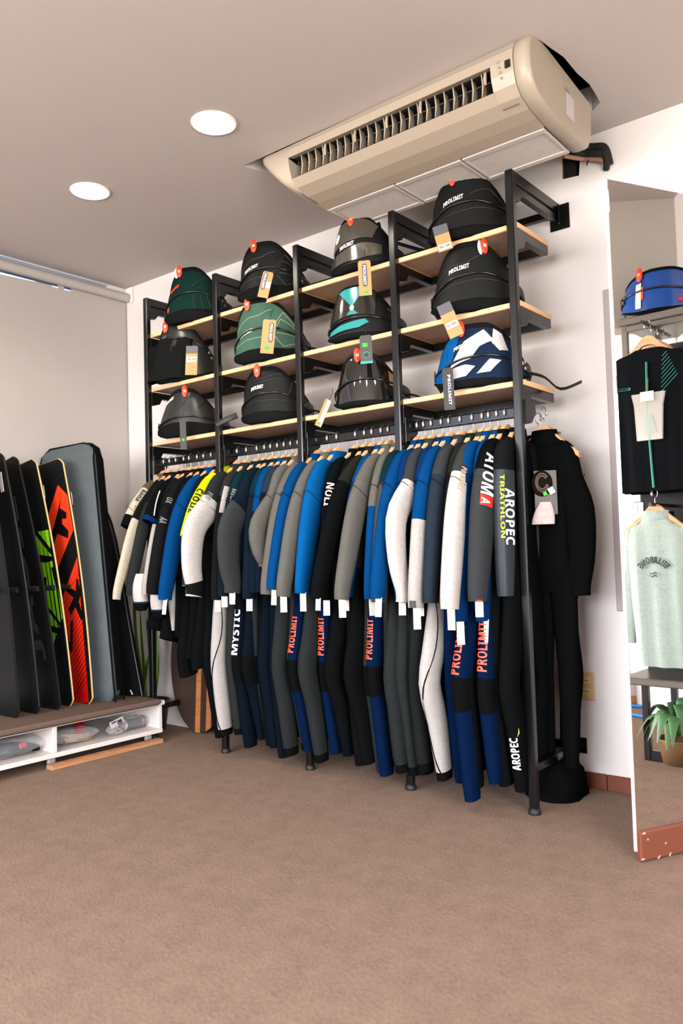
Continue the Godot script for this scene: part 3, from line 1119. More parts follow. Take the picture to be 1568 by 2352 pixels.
func bar_poly(a: Vector2, b: Vector2, w: float) -> PackedVector2Array:
	# straight stroke of width w (in x units), cut into steps so that it follows the outline
	var out := PackedVector2Array()
	var n := 8
	for i in n + 1:
		var p := a.lerp(b, i / float(n))
		out.append(p + Vector2(w / 2, 0))
	for i in n + 1:
		var p := b.lerp(a, i / float(n))
		out.append(p - Vector2(w / 2, 0))
	return out


func clip_unit(polys: Array, lo := 0.0, hi := 1.0) -> Array:
	var unit := PackedVector2Array()
	for i in 21:
		unit.append(Vector2(0.0, lerpf(lo, hi, i / 20.0)))
	for i in 21:
		unit.append(Vector2(1.0, lerpf(hi, lo, i / 20.0)))
	var out := []
	for p in polys:
		for q in Geometry2D.intersect_polygons(p, unit):
			out.append(q)
	return out


func boards() -> void:
	var black := mat("board_black", Color(0.055, 0.06, 0.065), 0.45, 0.0, 0.25)
	var pale := mat("edge_cream", Color(0.80, 0.70, 0.48), 0.5)
	var dim := mat("edge_dark", Color(0.05, 0.055, 0.055), 0.5)
	var ink := mat("board_ink", Color(0.012, 0.013, 0.013), 0.4)
	var tint := mat("board_print", Color.WHITE, 0.35)
	tint.vertex_color_use_as_albedo = true
	# red board
	var b := Vector3(-2.303, 0.2265, 0.307)
	var top := Vector3(-2.435, 1.505, 0.385)
	var L := b.distance_to(top)
	var t := kiteboard("kiteboard with black tip and orange-red striped print, cream edge, beside the grey board bag", b, top, pale, black)
	var lo := Color(0.40, 0.002, 0.002)
	var hi := Color(0.85, 0.055, 0.012)
	var fields := clip_unit([PackedVector2Array([Vector2(-0.1, 0.0), Vector2(-0.1, 0.62), Vector2(0.75, 0.36), Vector2(0.75, 0.0)]), PackedVector2Array([Vector2(-0.1, 0.725), Vector2(-0.1, 0.82), Vector2(0.22, 0.895), Vector2(1.0, 0.66), Vector2(1.0, 0.43)])], 0.006, 0.994)
	print_poly(t, "red_print", fields, tint, lo, hi, L)
	var strokes := []
	for i in 26:
		var y := 0.02 + i * 0.0205
		strokes.append(bar_poly(Vector2(-0.05, y), Vector2(0.75, y - 0.155), 0.012))
	print_poly(t, "pinstripes", clip_unit(strokes, 0.006, 0.6), ink, Color.BLACK, Color.BLACK, L, 0.0068)
	var glyph := [PackedVector2Array([Vector2(0.17, 0.845), Vector2(0.26, 0.80), Vector2(0.10, 0.775), Vector2(0.13, 0.75), Vector2(0.24, 0.755), Vector2(0.26, 0.735), Vector2(0.12, 0.70), Vector2(0.16, 0.67), Vector2(0.42, 0.70), Vector2(0.55, 0.66), Vector2(0.62, 0.69), Vector2(0.40, 0.765)]),
		PackedVector2Array([Vector2(0.10, 0.50), Vector2(0.06, 0.505), Vector2(0.02, 0.44), Vector2(0.10, 0.41), Vector2(0.02, 0.345), Vector2(0.09, 0.335), Vector2(0.20, 0.39), Vector2(0.34, 0.36), Vector2(0.38, 0.385), Vector2(0.22, 0.43), Vector2(0.40, 0.465), Vector2(0.34, 0.48), Vector2(0.14, 0.455)]),
		PackedVector2Array([Vector2(0.30, 0.335), Vector2(0.36, 0.34), Vector2(0.44, 0.25), Vector2(0.62, 0.31), Vector2(0.66, 0.29), Vector2(0.46, 0.21), Vector2(0.40, 0.215)])]
	for gl in glyph:
		print_poly(t, "black_letter", clip_unit([gl], 0.006, 0.994), ink, Color.BLACK, Color.BLACK, L, 0.0072)
	swing_tag(t, Vector3(0.16, L * 0.83, -0.02))
	# green board
	b = Vector3(-2.337, 0.2265, 0.396)
	top = Vector3(-2.535, 1.505, 0.478)
	L = b.distance_to(top)
	t = kiteboard("kiteboard with black head and lime green striped lower print, cream edge", b, top, pale, black)
	fields = clip_unit([PackedVector2Array([Vector2(0.0, 0.70), Vector2(0.9, 0.72), Vector2(0.9, 0.30), Vector2(0.40, 0.10), Vector2(0.30, 0.26), Vector2(0.0, 0.345)])])
	print_poly(t, "green_print", fields, tint, Color(0.06, 0.24, 0.004), Color(0.26, 0.62, 0.015), L)
	strokes = []
	for i in 9:
		var x := 0.04 + i * 0.10
		strokes.append(bar_poly(Vector2(x, 0.08), Vector2(x - 0.03, 0.72), 0.010))
	print_poly(t, "pinstripes", clip_unit(strokes, 0.1, 0.72), ink, Color.BLACK, Color.BLACK, L, 0.0068)
	glyph = [bar_poly(Vector2(0.0, 0.60), Vector2(0.42, 0.73), 0.10), bar_poly(Vector2(0.0, 0.575), Vector2(0.7, 0.625), 0.42), bar_poly(Vector2(0.30, 0.52), Vector2(0.40, 0.42), 0.10), bar_poly(Vector2(0.05, 0.55), Vector2(0.0, 0.46), 0.10), bar_poly(Vector2(0.0, 0.30), Vector2(0.50, 0.44), 0.08), bar_poly(Vector2(0.0, 0.285), Vector2(0.7, 0.345), 0.30), bar_poly(Vector2(0.22, 0.26), Vector2(0.35, 0.20), 0.14)]
	for gy in glyph:
		print_poly(t, "black_letter", clip_unit([gy]), ink, Color.BLACK, Color.BLACK, L, 0.0072)
	swing_tag(t, Vector3(0.15, L * 0.86, -0.02))
	# three black boards
	b = Vector3(-2.305, 0.2265, 0.488)
	top = Vector3(-2.560, 1.515, 0.568)
	t = kiteboard("plain black kiteboard with grey lettering down its face and no pale edge", b, top, dim, black)
	L = b.distance_to(top)
	var gl := mat("board_grey", Color(0.16, 0.17, 0.17), 0.45)
	var word := Transform3D(Basis(Vector3.BACK, PI / 2), Vector3(0.045, L * 0.52, 0.0064))
	lettering("grey_lettering", "JAOIL", 0.86, 0.12, gl, t, flat_place(word, 0.86, 0.12))
	b = Vector3(-2.304, 0.2265, 0.60)
	top = Vector3(-2.50, 1.52, 0.675)
	t = kiteboard("plain black kiteboard with a white swing tag at its head", b, top, dim, black)
	L = b.distance_to(top)
	var st := stool()
	bx(st, Vector3(0.115, L * 0.885, 0.012), Vector3(0.028, 0.10, 0.003), 0.0)
	obj("swing_tag", done(st), mat("card_white"), t)
	b = Vector3(-2.30, 0.2265, 0.71)
	top = Vector3(-2.47, 1.53, 0.775)
	kiteboard("plain black kiteboard at the cropped end of the row", b, top, dim, black)
	# rail of padded pegs behind them
	t = thing("board_peg_rail", "black padded peg rail holding the kiteboards apart", "peg rail", Vector3(LEFT + 0.03, 0.83, 0))
	st = stool()
	bx(st, Vector3(0.0, 0, 0.55), Vector3(0.03, 0.04, 1.5), 0.002)
	obj("bar", done(st), dim, t)
	for z in [0.17, 0.345, 0.44, 0.535, 0.645, 0.76]:
		st = stool()
		tube(st, [Vector3(0.01, 0, z), Vector3(0.34, 0.0, z)], 0.014, 14)
		obj("peg", done(st), mat("foam_black", Color(0.03, 0.03, 0.03), 0.9), t)
	bags()


func swing_tag(t: Node3D, at: Vector3) -> void:
	var st := stool()
	bx(st, at, Vector3(0.045, 0.060, 0.002), 0.0, Basis(Vector3.UP, -0.5) * Basis(Vector3.BACK, -0.5))
	obj("swing_tag", done(st), mat("card_white"), t)
	st = stool()
	tube(st, smooth_pts([at + Vector3(-0.01, 0.03, 0), at + Vector3(-0.05, 0.07, 0.02), at + Vector3(-0.07, 0.04, 0.022)]), 0.0012, 5)
	obj("tag_string", done(st), mat("card_white"), t)


func bags() -> void:
	var grey := cloth("bag_grey", Color(0.30, 0.325, 0.335), 0.6, 0.25)
	var black := cloth("bag_black", Color(0.055, 0.058, 0.06), 0.75, 0.1)
	var b := Vector3(-2.233, 0.226, 0.175)
	var top := Vector3(-2.335, 1.60, 0.225)
	var up := (top - b).normalized()
	var L := b.distance_to(top)
	var xax := (Vector3.RIGHT - up * up.x).normalized()
	var t := thing("board_bag", "tall grey padded board bag with black piping and zip, tallest on the plinth", "board bag")
	var turned := Basis(up, 0.30) * Basis(xax, up, xax.cross(up))
	t.transform = Transform3D(turned, b - turned.x * 0.18)
	# padded front panel with horizontal dents, dark sides
	var n := FastNoiseLite.new()
	n.seed = 4
	n.frequency = 5.0
	var st := stool()
	var rings := []
	for i in 41:
		var f := i / 40.0
		var e := minf(f, 1.0 - f)
		var hw := 0.185 - (0.05 * pow(1.0 - e / 0.05, 2.0) if e < 0.05 else 0.0) + 0.006 * n.get_noise_1d(f * 3.0)
		var hz := 0.055 - (0.03 * pow(1.0 - e / 0.03, 2.0) if e < 0.03 else 0.0)
		var r := ell(Vector3(0, f * L, 0), Vector3.RIGHT, Vector3.BACK, hw, hz * 0.72, 28, 5.0)
		for k in r.size():
			if r[k].z > 0.0:
				r[k].z += 0.007 * n.get_noise_2d(f * 12.0, r[k].x * 1.2)
		rings.append(r)
	loft(st, rings, true, 0)
	obj("body", done(st), grey, t)
	st = stool()
	for s in [0.036, -0.036]:
		var pts := []
		for i in 61:
			var a := i / 60.0
			pts.append(bag_rim(a, 0.183, L, s))
		tube(st, pts, 0.005, 8)
	obj("piping", done(st), black, t)
	st = stool()
	var zp := []
	for i in 40:
		zp.append(bag_rim(0.02 + 0.46 * i / 39.0, 0.190, L, 0.0))
	tube(st, zp, 0.026, 10, 0.08, Vector3.BACK)
	obj("zip_panel", done(st), black, t)
	# black bag with a rounded nose
	b = Vector3(-2.252, 0.226, 0.015)
	top = Vector3(-2.47, 1.34, 0.05)
	up = (top - b).normalized()
	L = b.distance_to(top)
	xax = (Vector3.RIGHT - up * up.x).normalized()
	t = thing("board_bag", "matt black quilted board bag with a rounded nose, next to the corner", "board bag")
	t.transform = Transform3D(Basis(xax, up, xax.cross(up)), b - xax * 0.19)
	st = stool()
	rings = []
	for i in 49:
		var f := i / 48.0
		var hw := 0.19 * pow(clampf(1.0 - pow(f, 7.0), 0.0, 1.0), 0.55) - (0.02 * pow(1.0 - f / 0.04, 2.0) if f < 0.04 else 0.0)
		hw = maxf(hw, 0.012)
		var hz := 0.048 * minf(1.0, 0.4 + hw / 0.14) + 0.0025 * absf(sin(f * 120.0))
		rings.append(ell(Vector3(-0.02 * sin(f * 3.0), f * L, 0), Vector3.RIGHT, Vector3.BACK, hw, hz, 24, 3.2))
	loft(st, rings, true, 0)
	obj("body", done(st), black, t)
	st = stool()
	var pp := []
	for i in 40:
		var f := i / 39.0 * 0.985
		pp.append(Vector3(0.19 * pow(1.0 - pow(f, 7.0), 0.55) - 0.02 * sin(f * 3.0), f * L, 0.0))
	tube(st, pp, 0.006, 8)
	obj("piping", done(st), mat("piping_black", Color(0.03, 0.032, 0.034), 0.4), t)
	st = stool()
	bx(st, Vector3(0.17, 0.03, 0.05), Vector3(0.008, 0.03, 0.004), 0.001, Basis(Vector3.BACK, 0.5))
	obj("zip_pull", done(st), mat("silver"), t)


func bag_rim(a: float, hw: float, L: float, z: float) -> Vector3:
	# runs up the room-side edge, over the head and down the far edge
	var r := 0.07
	z *= 0.5 if a > 0.46 and a < 0.54 else 1.0
	if a < 0.46:
		return Vector3(hw, a / 0.46 * (L - r), z)
	if a > 0.54:
		return Vector3(-hw, (1.0 - a) / 0.46 * (L - r), z)
	var f := (a - 0.46) / 0.08
	if f < 0.3:
		var q := f / 0.3 * PI / 2
		return Vector3(hw - r + cos(q) * r, L - r + sin(q) * r, z)
	if f > 0.7:
		var q := (f - 0.7) / 0.3 * PI / 2
		return Vector3(-hw + r - sin(q) * r, L - r + cos(q) * r, z)
	return Vector3(lerpf(hw - r, -hw + r, (f - 0.3) / 0.4), L, z)


# ---------------------------------------------------------------- plant and skimboard in the corner
func leaf_strip(pts: Array, w: Array, across: Vector3, m: Material, called: String, parent: Node3D, mid_c: Color, rim_c: Color, cup := 0.25) -> void:
	var st := stool()
	st.set_smooth_group(0)
	var n := pts.size()
	var cols := [-1.0, -0.78, 0.0, 0.78, 1.0]
	var grid := []
	for i in n:
		var d: Vector3 = (pts[mini(i + 1, n - 1)] - pts[maxi(i - 1, 0)]).normalized()
		var u := (across - d * across.dot(d)).normalized()
		var v := d.cross(u)
		var row := []
		for c in cols:
			row.append(pts[i] + u * w[i] * c + v * w[i] * cup * c * c)
		grid.append(row)
	for i in n - 1:
		for k in cols.size() - 1:
			for q in [[i, k], [i + 1, k], [i + 1, k + 1], [i, k], [i + 1, k + 1], [i, k + 1]]:
				st.set_color(rim_c if absf(cols[q[1]]) > 0.9 else mid_c)
				st.add_vertex(grid[q[0]][q[1]])
	var o := obj(called, done(st), m, parent)
	o.cast_shadow = GeometryInstance3D.SHADOW_CASTING_SETTING_ON


func corner_things() -> void:
	var leafm := mat("leaf", Color.WHITE, 0.45)
	leafm.vertex_color_use_as_albedo = true
	leafm.cull_mode = BaseMaterial3D.CULL_DISABLED
	leafm.backlight_enabled = true
	leafm.backlight = Color(0.1, 0.12, 0.03)
	var t := thing("snake_plant", "potted snake plant with tall yellow-edged leaves in the corner behind the rack", "plant", Vector3(-2.40, 0, -0.15))
	var st := stool()
	lathe(st, [Vector2(0.001, 0.0), Vector2(0.085, 0.0), Vector2(0.105, 0.14), Vector2(0.112, 0.15), Vector2(0.112, 0.165), Vector2(0.100, 0.165), Vector2(0.098, 0.14), Vector2(0.001, 0.135)], 24)
	obj("pot", done(st), mat("pot", Color(0.10, 0.09, 0.085), 0.6), t)
	var dark := Color(0.030, 0.065, 0.018)
	var rim := Color(0.30, 0.33, 0.05)
	for q in [[-0.03, 0.02, -0.085, 0.93, 0.020, 0.017], [-0.02, 0.02, -0.03, 0.70, 0.025, 0.02], [0.02, -0.01, 0.075, 0.66, 0.023, 0.018], [0.0, -0.03, -0.06, 0.62, 0.010, 0.02], [0.03, 0.0, 0.02, 0.60, -0.01, 0.018], [0.0, 0.03, 0.05, 0.50, 0.03, 0.02]]:
		var pts := []
		var w := []
		for i in 12:
			var f := i / 11.0
			pts.append(Vector3(lerpf(q[0], q[2], f) + 0.02 * sin(f * 4.0 + q[3] * 9.0), 0.12 + f * (q[3] - 0.12), q[1] + q[4] * sin(f * 3.0)))
			w.append(q[5] * (0.75 + 0.5 * sin(PI * minf(f * 0.8 + 0.1, 1.0))) * (1.0 - pow(f, 5.0)) + 0.001)
		leaf_strip(pts, w, Vector3(1, 0, 0.35 * sin(q[3] * 30.0)), leafm, "leaf", t, dark, rim)
	# oval skimboard
	var s := thing("skimboard", "oval dark skimboard with two tan wood stripes leaning behind the wetsuits", "skimboard")
	s.transform = Transform3D(Basis(Vector3.UP, 0.25) * Basis(Vector3.RIGHT, -0.06) * Basis(Vector3.BACK, -0.015), Vector3(-2.06, 0.008, -0.215))
	var poly := PackedVector2Array()
	for i in 48:
		var a := TAU * i / 48
		poly.append(Vector2(sin(a) * 0.20, 0.40 - cos(a) * 0.40))
	st = stool()
	prism(st, poly, 0.012, Transform3D(), 0.003)
	obj("deck", done(st), cloth("skim_deck", Color(0.21, 0.165, 0.14), 0.5), s)
	for x in [-0.008, 0.062]:
		st = stool()
		var p := PackedVector2Array()
		for i in 9:
			var f := i / 8.0
			p.append(Vector2(x - 0.016, lerpf(skim_edge(x - 0.016), 0.80 - skim_edge(x - 0.016), f)))
		for i in 9:
			var f := 1.0 - i / 8.0
			p.append(Vector2(x + 0.016, lerpf(skim_edge(x + 0.016), 0.80 - skim_edge(x + 0.016), f)))
		prism(st, p, 0.0136)
		obj("stripe", done(st), wood_mat("tan_wood", Color(0.52, 0.30, 0.14), Color(0.62, 0.38, 0.19)), s)
	# sockets low on the back wall
	var ivory := mat("socket_ivory", Color(0.80, 0.68, 0.48), 0.45)
	var hole := mat("void")
	for q in [[0.055, "cream double wall socket beside the hanging black suits, fully in view"], [-0.028, "cream wall socket half hidden behind the hanging black suit"]]:
		t = thing("power_socket", q[1], "socket", Vector3(q[0], 0.405, WALL), 0.0, "wall sockets")
		st = stool()
		bx(st, Vector3(0, 0, 0.004), Vector3(0.070, 0.114, 0.008), 0.003)
		obj("face_plate", done(st), ivory, t)
		for y in [0.022, -0.022]:
			st = stool()
			bx(st, Vector3(0, y, 0.0085), Vector3(0.036, 0.024, 0.003), 0.001)
			var m := obj("module", done(st), mat("socket_pale", Color(0.86, 0.77, 0.60), 0.4), t)
			for x in [-0.010, 0.0, 0.010]:
				st = stool()
				lathe(st, [Vector2(0.0025, 0.0), Vector2(0.0025, 0.0006)], 10, Transform3D(Basis(Vector3.RIGHT, PI / 2), Vector3(x, y, 0.0102)))
				obj("pin_hole", done(st), hole, m)


func skim_edge(x: float) -> float:
	return 0.40 - 0.40 * sqrt(maxf(0.0, 1.0 - pow(x / 0.20, 2.0)))


# ---------------------------------------------------------------- hangers and wetsuits
var hanger_mesh: ArrayMesh
var hook_mesh: ArrayMesh
var bead_mesh: ArrayMesh


func hanger(label: String, at: Vector3, turn: float, group := "hangers on the wall rack") -> Node3D:
	var t := thing("coat_hanger", label, "hanger", at, turn, group)
	if hanger_mesh == null:
		var up := []
		var lo := []
		for i in 25:
			var f := i / 24.0
			var z := lerpf(-0.15, 0.15, f)
			var a := absf(z)
			var y := -0.044 - 0.036 * pow(a / 0.048, 2.0) if a < 0.048 else -0.080 - (a - 0.048) * 0.85
			up.append(Vector2(z, y))
			lo.append(Vector2(z, y - 0.020 - 0.020 * exp(-pow(z / 0.05, 2.0))))
		lo.reverse()
		var st := stool()
		prism(st, PackedVector2Array(up + lo), 0.018, side(0, 0), 0.005)
		hanger_mesh = done(st)
		st = stool()
		var pts := [Vector3(0, -0.055, 0), Vector3(0, -0.03, 0)]
		for i in 9:
			var a := -PI * 0.5 + PI * 1.5 * i / 8.0
			pts.append(Vector3(0, 0.004 + sin(a) * 0.022, -cos(a) * 0.0125))
		tube(st, smooth_pts(pts, 2), 0.0019, 8)
		hook_mesh = done(st)
		st = stool()
		lathe(st, [Vector2(0.001, -0.012), Vector2(0.0045, -0.009), Vector2(0.0055, 0.0), Vector2(0.0045, 0.009), Vector2(0.001, 0.012)], 12, Transform3D(Basis(), Vector3(0, 0.002, 0.0125)))
		bead_mesh = done(st)
	obj("shoulder_bar", hanger_mesh, wood_mat("hanger_wood", Color(0.78, 0.59, 0.42), Color(0.87, 0.70, 0.53), 0.4), t)
	var h := obj("hook", hook_mesh, mat("hook_steel", Color(0.55, 0.55, 0.55), 0.25, 0.9), t)
	obj("hook_tip", bead_mesh, mat("hook_bead", Color(0.70, 0.70, 0.68), 0.3, 0.5), h)
	return t


func limb(rows: Array, sgn: float, t0: float, t1: float, steps: int, grow := 0.0, n := 14) -> SurfaceTool:
	# rows: [z, y, half width, half depth]
	var st := stool()
	var rings := []
	var last := rows.size() - 1.0
	for i in steps + 1:
		var t := lerpf(t0, t1, i / float(steps)) * last
		var q := lerp_row(rows, t)
		var a := lerp_row(rows, maxf(0.0, t - 0.05))
		var b := lerp_row(rows, minf(last, t + 0.05))
		var d := Vector3(0, b[1] - a[1], (b[0] - a[0]) * sgn).normalized()
		var u := Vector3(0, -d.z, d.y)
		rings.append(ell(Vector3(q[4] if q.size() > 4 else 0.0, q[1], q[0] * sgn), u, Vector3.RIGHT, q[2] + grow, q[3] + grow, n, 2.3))
	loft(st, rings, true, 0)
	return st


func on_limb(rows: Array, sgn: float, from: float, beta: float, down := false) -> Callable:
	# wraps lettering round a limb: x runs along the limb, y round it. down: the text starts at the shoulder end
	return func(x: float, y: float, out: float) -> Vector3:
		var last := rows.size() - 1.0
		var t := clampf(from, 0.0, last)
		var q := lerp_row(rows, t)
		# step along by distance
		var left := x
		var dirn := 1.0 if down else -1.0
		while left > 0.0 and t > 0.001 and t < last - 0.001:
			var nt := clampf(t + dirn * 0.06, 0.0, last)
			var nq := lerp_row(rows, nt)
			var ds := Vector2(nq[0] - q[0], nq[1] - q[1]).length()
			if ds >= left:
				t = lerpf(t, nt, left / ds)
				q = lerp_row(rows, t)
				break
			left -= ds
			t = nt
			q = nq
		var a := lerp_row(rows, maxf(0.0, t - 0.05))
		var b := lerp_row(rows, minf(last, t + 0.05))
		var d := Vector3(0, b[1] - a[1], (b[0] - a[0]) * sgn).normalized()
		var u := Vector3(0, -d.z, d.y)
		if u.z < 0.0:
			u = -u
		var ang := beta + y / maxf(q[3], 0.02) * (1.0 if down else -1.0)
		var cu := cos(ang)
		var sv := sin(ang)
		var c := Vector3(q[4] if q.size() > 4 else 0.0, q[1], q[0] * sgn)
		return c + u * (q[2] + out + 0.0018) * signf(cu) * pow(absf(cu), 2.0 / 2.3) + Vector3.RIGHT * (q[3] + out + 0.0018) * signf(sv) * pow(absf(sv), 2.0 / 2.3)


func suit(x: float, desc: String, o: Dictionary) -> Node3D:
	var at := Vector3(x, RAIL.x, o.get("z", RAIL.y))
	var turn: float = o.get("turn", rng.randf_range(-0.10, 0.10))
	var t := thing("wetsuit", desc, "wetsuit", at, turn, o.get("group", "wetsuits on the wall rack"))
	var k: float = o.get("size", 1.0)
	var body: Material = neo(o.get("body", "black"))
	var yoke: Material = neo(o.get("yoke", o.get("body", "black")))
	var sl: Material = neo(o.get("sleeve", o.get("yoke", o.get("body", "black"))))
	var lc: String = o.get("leg", o.get("body", "black"))
	var leg: Material = neo({"dgrey": "gleg", "heather": "gleg", "char": "cleg", "navy": "nleg", "black": "ink"}.get(lc, lc))
	var th: float = o.get("thick", 0.021)
	var rows := [[-0.070, 0.048, th * 1.0, 0.0], [-0.095, 0.052, th * 1.1, 0.0], [-0.115, 0.082, th * 1.1, 0.0], [-0.140, 0.128, th * 1.0, 0.0], [-0.168, 0.152, th, 0.0], [-0.23, 0.158, th * 1.1, 0.0], [-0.34, 0.152, th * 1.15, 0.0], [-0.48, 0.140, th * 1.1, 0.0], [-0.60, 0.150, th * 1.2, 0.0], [-0.70, 0.150, th * 1.2, 0.0]]
	var zs0: float = o.get("zs", 1.0)
	var st := stool()
	var rings := []
	for i in 25:
		var q := lerp_row(rows, i / 24.0 * 9.0)
		rings.append(ell(Vector3(0, q[0] if q[0] > -0.17 else -0.17 + (q[0] + 0.17) * k, 0), Vector3.BACK, Vector3.RIGHT, q[1] * (1.0 if q[0] > -0.1 else k * zs0), q[2], 18, 2.6))
	loft(st, rings, true, 0)
	obj("torso", done(st), body, t)
	# turned-up collar in the yoke colour
	st = stool()
	rings = []
	for q in [[-0.125, 0.098, 1.22], [-0.110, 0.074, 1.25], [-0.095, 0.056, 1.22], [-0.066, 0.051, 1.12], [-0.066, 0.044, 0.8], [-0.085, 0.040, 0.7]]:
		rings.append(ell(Vector3(0, q[0], 0), Vector3.BACK, Vector3.RIGHT, q[1], th * q[2], 18, 2.4))
	loft(st, rings, false, 0)
	obj("collar", done(st), neo(o.get("collar", o.get("yoke", o.get("body", "black")))), t)
	# sleeves
	var out: float = o.get("out", 1.0) * 1.18
	var zs: float = o.get("zs", 1.0)
	var wy: float = o.get("wrist", -0.70) + rng.randf_range(-0.035, 0.025)
	var sx: float = o.get("sx", 0.0)
	var bend: float = o.get("bend", 0.0)
	var sw: float = o.get("sw", 1.0)
	var sd: float = o.get("sd", 0.029)
	var full := [[0.085, -0.128, 0.030, sd * 0.72, 0.0], [0.128, -0.172, 0.046 * sw, sd * 0.9, 0.0], [0.128 + 0.050 * out, -0.27, 0.054 * sw, sd, sx * 0.3], [0.128 + 0.092 * out + bend, -0.39, 0.052 * sw, sd, sx * 0.6], [0.128 + 0.130 * out + bend * 0.7, lerpf(-0.39, wy, 0.5), 0.046 * sw, sd * 0.95, sx * 0.9], [0.128 + 0.155 * out, lerpf(-0.39, wy, 0.85), 0.039 * sw, sd * 0.86, sx], [0.128 + 0.160 * out, wy, 0.035 * sw, sd * 0.8, sx]]
	for q in full:
		q[0] *= zs
	var back := []
	for q in full:
		back.append([minf(q[0] * 0.86, 0.255), q[1], q[2] * 0.9, q[3] * 0.9, q[4]])
	var cut: float = o.get("cut", 0.30)      # where the yoke colour ends
	var end: float = o.get("short", 1.0)
	var cuff: float = o.get("cuff_at", 1.0)
	for s in [1.0, -1.0]:
		var fr: Array = full if s > 0 else back
		var steps := 14 if s > 0 else 8
		var sv := obj("sleeve", done(limb(fr, s, cut, minf(cuff, end), steps)), sl, t)
		obj("shoulder_panel", done(limb(fr, s, 0.0, cut + 0.004, 7, 0.0008)), yoke, sv)
		if cuff < end:
			obj("cuff", done(limb(fr, s, cuff - 0.004, end, 5, 0.0006)), neo(o.get("cuff", "black")), sv)
		if o.has("hem"):
			obj("hem_band", done(limb(fr, s, end - 0.03, end, 2, 0.0012)), neo(o.hem), sv)
		if s > 0 and not o.has("plain"):
			# seam across the upper arm
			var sm := stool()
			var q := lerp_row(fr, 2.15)
			var ring := []
			for i in 15:
				var a := PI * 0.5 - PI * i / 14.0 * 1.15 + 0.2
				ring.append(Vector3(q[4] + sin(a) * (q[3] + 0.0006), q[1] + 0.035 * cos(a * 1.3), q[0] + cos(a) * (q[2] + 0.0006)))
			tube(sm, ring, 0.0011, 5)
			obj("seam", done(sm), neo("seam"), sv)
	# legs
	var lz: float = o.get("lz", 0.0) + rng.randf_range(-0.03, 0.03)
	var la: float = o.get("ankle_y", -1.435) + rng.randf_range(-0.02, 0.06)
	var lx: float = o.get("lx", 0.0) + rng.randf_range(-0.010, 0.010)
	var lk: float = o.get("lk", 0.02) + rng.randf_range(-0.02, 0.035)
	var lw: float = o.get("lw", 1.0)
	var legs := [[0.080, -0.60, 0.082, th * 1.25, 0.0], [0.092 + lz * 0.4, -0.74, 0.076 * lw, 0.026, lx * 0.3], [0.105 + lz * 0.8 + lk * 0.5, -0.90, 0.062 * lw, 0.030, lx * 0.7], [0.112 + lz + lk, -1.03, 0.055 * lw, 0.031, lx], [0.108 + lz + lk * 0.3, -1.16, 0.052 * lw, 0.030, lx], [0.100 + lz - lk * 0.2, lerpf(-1.16, la, 0.7), 0.043 * lw, 0.026, lx], [0.094 + lz - lk * 0.3, la, 0.037 * lw, 0.023, lx]]
	for q in legs:
		q[0] *= zs
		q[2] *= lerpf(1.0, zs, 0.7)
	var lb := []
	for q in legs:
		lb.append([q[0] * 0.82 - 0.01, q[1] + 0.012, q[2] * 0.95, q[3] * 0.92, q[4] + 0.004])
	if o.get("legs", 1.0) > 0.0:
		var le: float = o.get("legs", 1.0)
		for s in [1.0, -1.0]:
			var fr: Array = legs if s > 0 else lb
			var lo := obj("leg", done(limb(fr, s, 0.0, le, 16 if s > 0 else 10)), leg, t)
			if o.has("knee") and le >= 1.0:
				obj("knee_pad", done(limb(fr, s, 0.46, 0.61, 6, 0.0008)), neo(o.knee), lo)
			if o.has("ankle") and le >= 1.0:
				obj("ankle_band", done(limb(fr, s, 0.90, 1.0, 3, 0.0012)), neo(o.ankle), lo)
			if o.has("stripe") and s > 0:
				var sm := stool()
				var pts := []
				for i in 24:
					var q := lerp_row(fr, 0.6 + i / 23.0 * 5.3)
					var a := 0.35 + 0.75 * sin(i / 23.0 * PI * 2.2)
					pts.append(Vector3(q[4] + sin(a) * (q[3] + 0.001), q[1], q[0] + cos(a) * (q[2] + 0.001)))
				tube(sm, pts, 0.0028, 6)
				obj("piping", done(sm), neo("black"), lo)
	# swing tags at the wrist
	if o.has("tag"):
		var e: Array = full[6]
		st = stool()
		var l: float = o.get("tag", 0.06)
		bx(st, Vector3(e[4] + 0.012, e[1] - l * 0.5 + 0.006, e[0] + 0.012), Vector3(0.028, l, 0.0015), 0.0, Basis(Vector3.UP, 0.45 + rng.randf_range(-0.6, 0.6)) * Basis(Vector3.RIGHT, rng.randf_range(-0.22, 0.12)))
		obj("price_tag", done(st), mat("tag_white", Color(0.80, 0.77, 0.74), 0.6), t)
	t.set_meta("full", full)
	t.set_meta("legs_rows", legs)
	if not o.has("no_hanger"):
		hanger("pale wooden hanger holding the " + o.get("short_name", desc), at, turn + PI * 0.0)
	return t


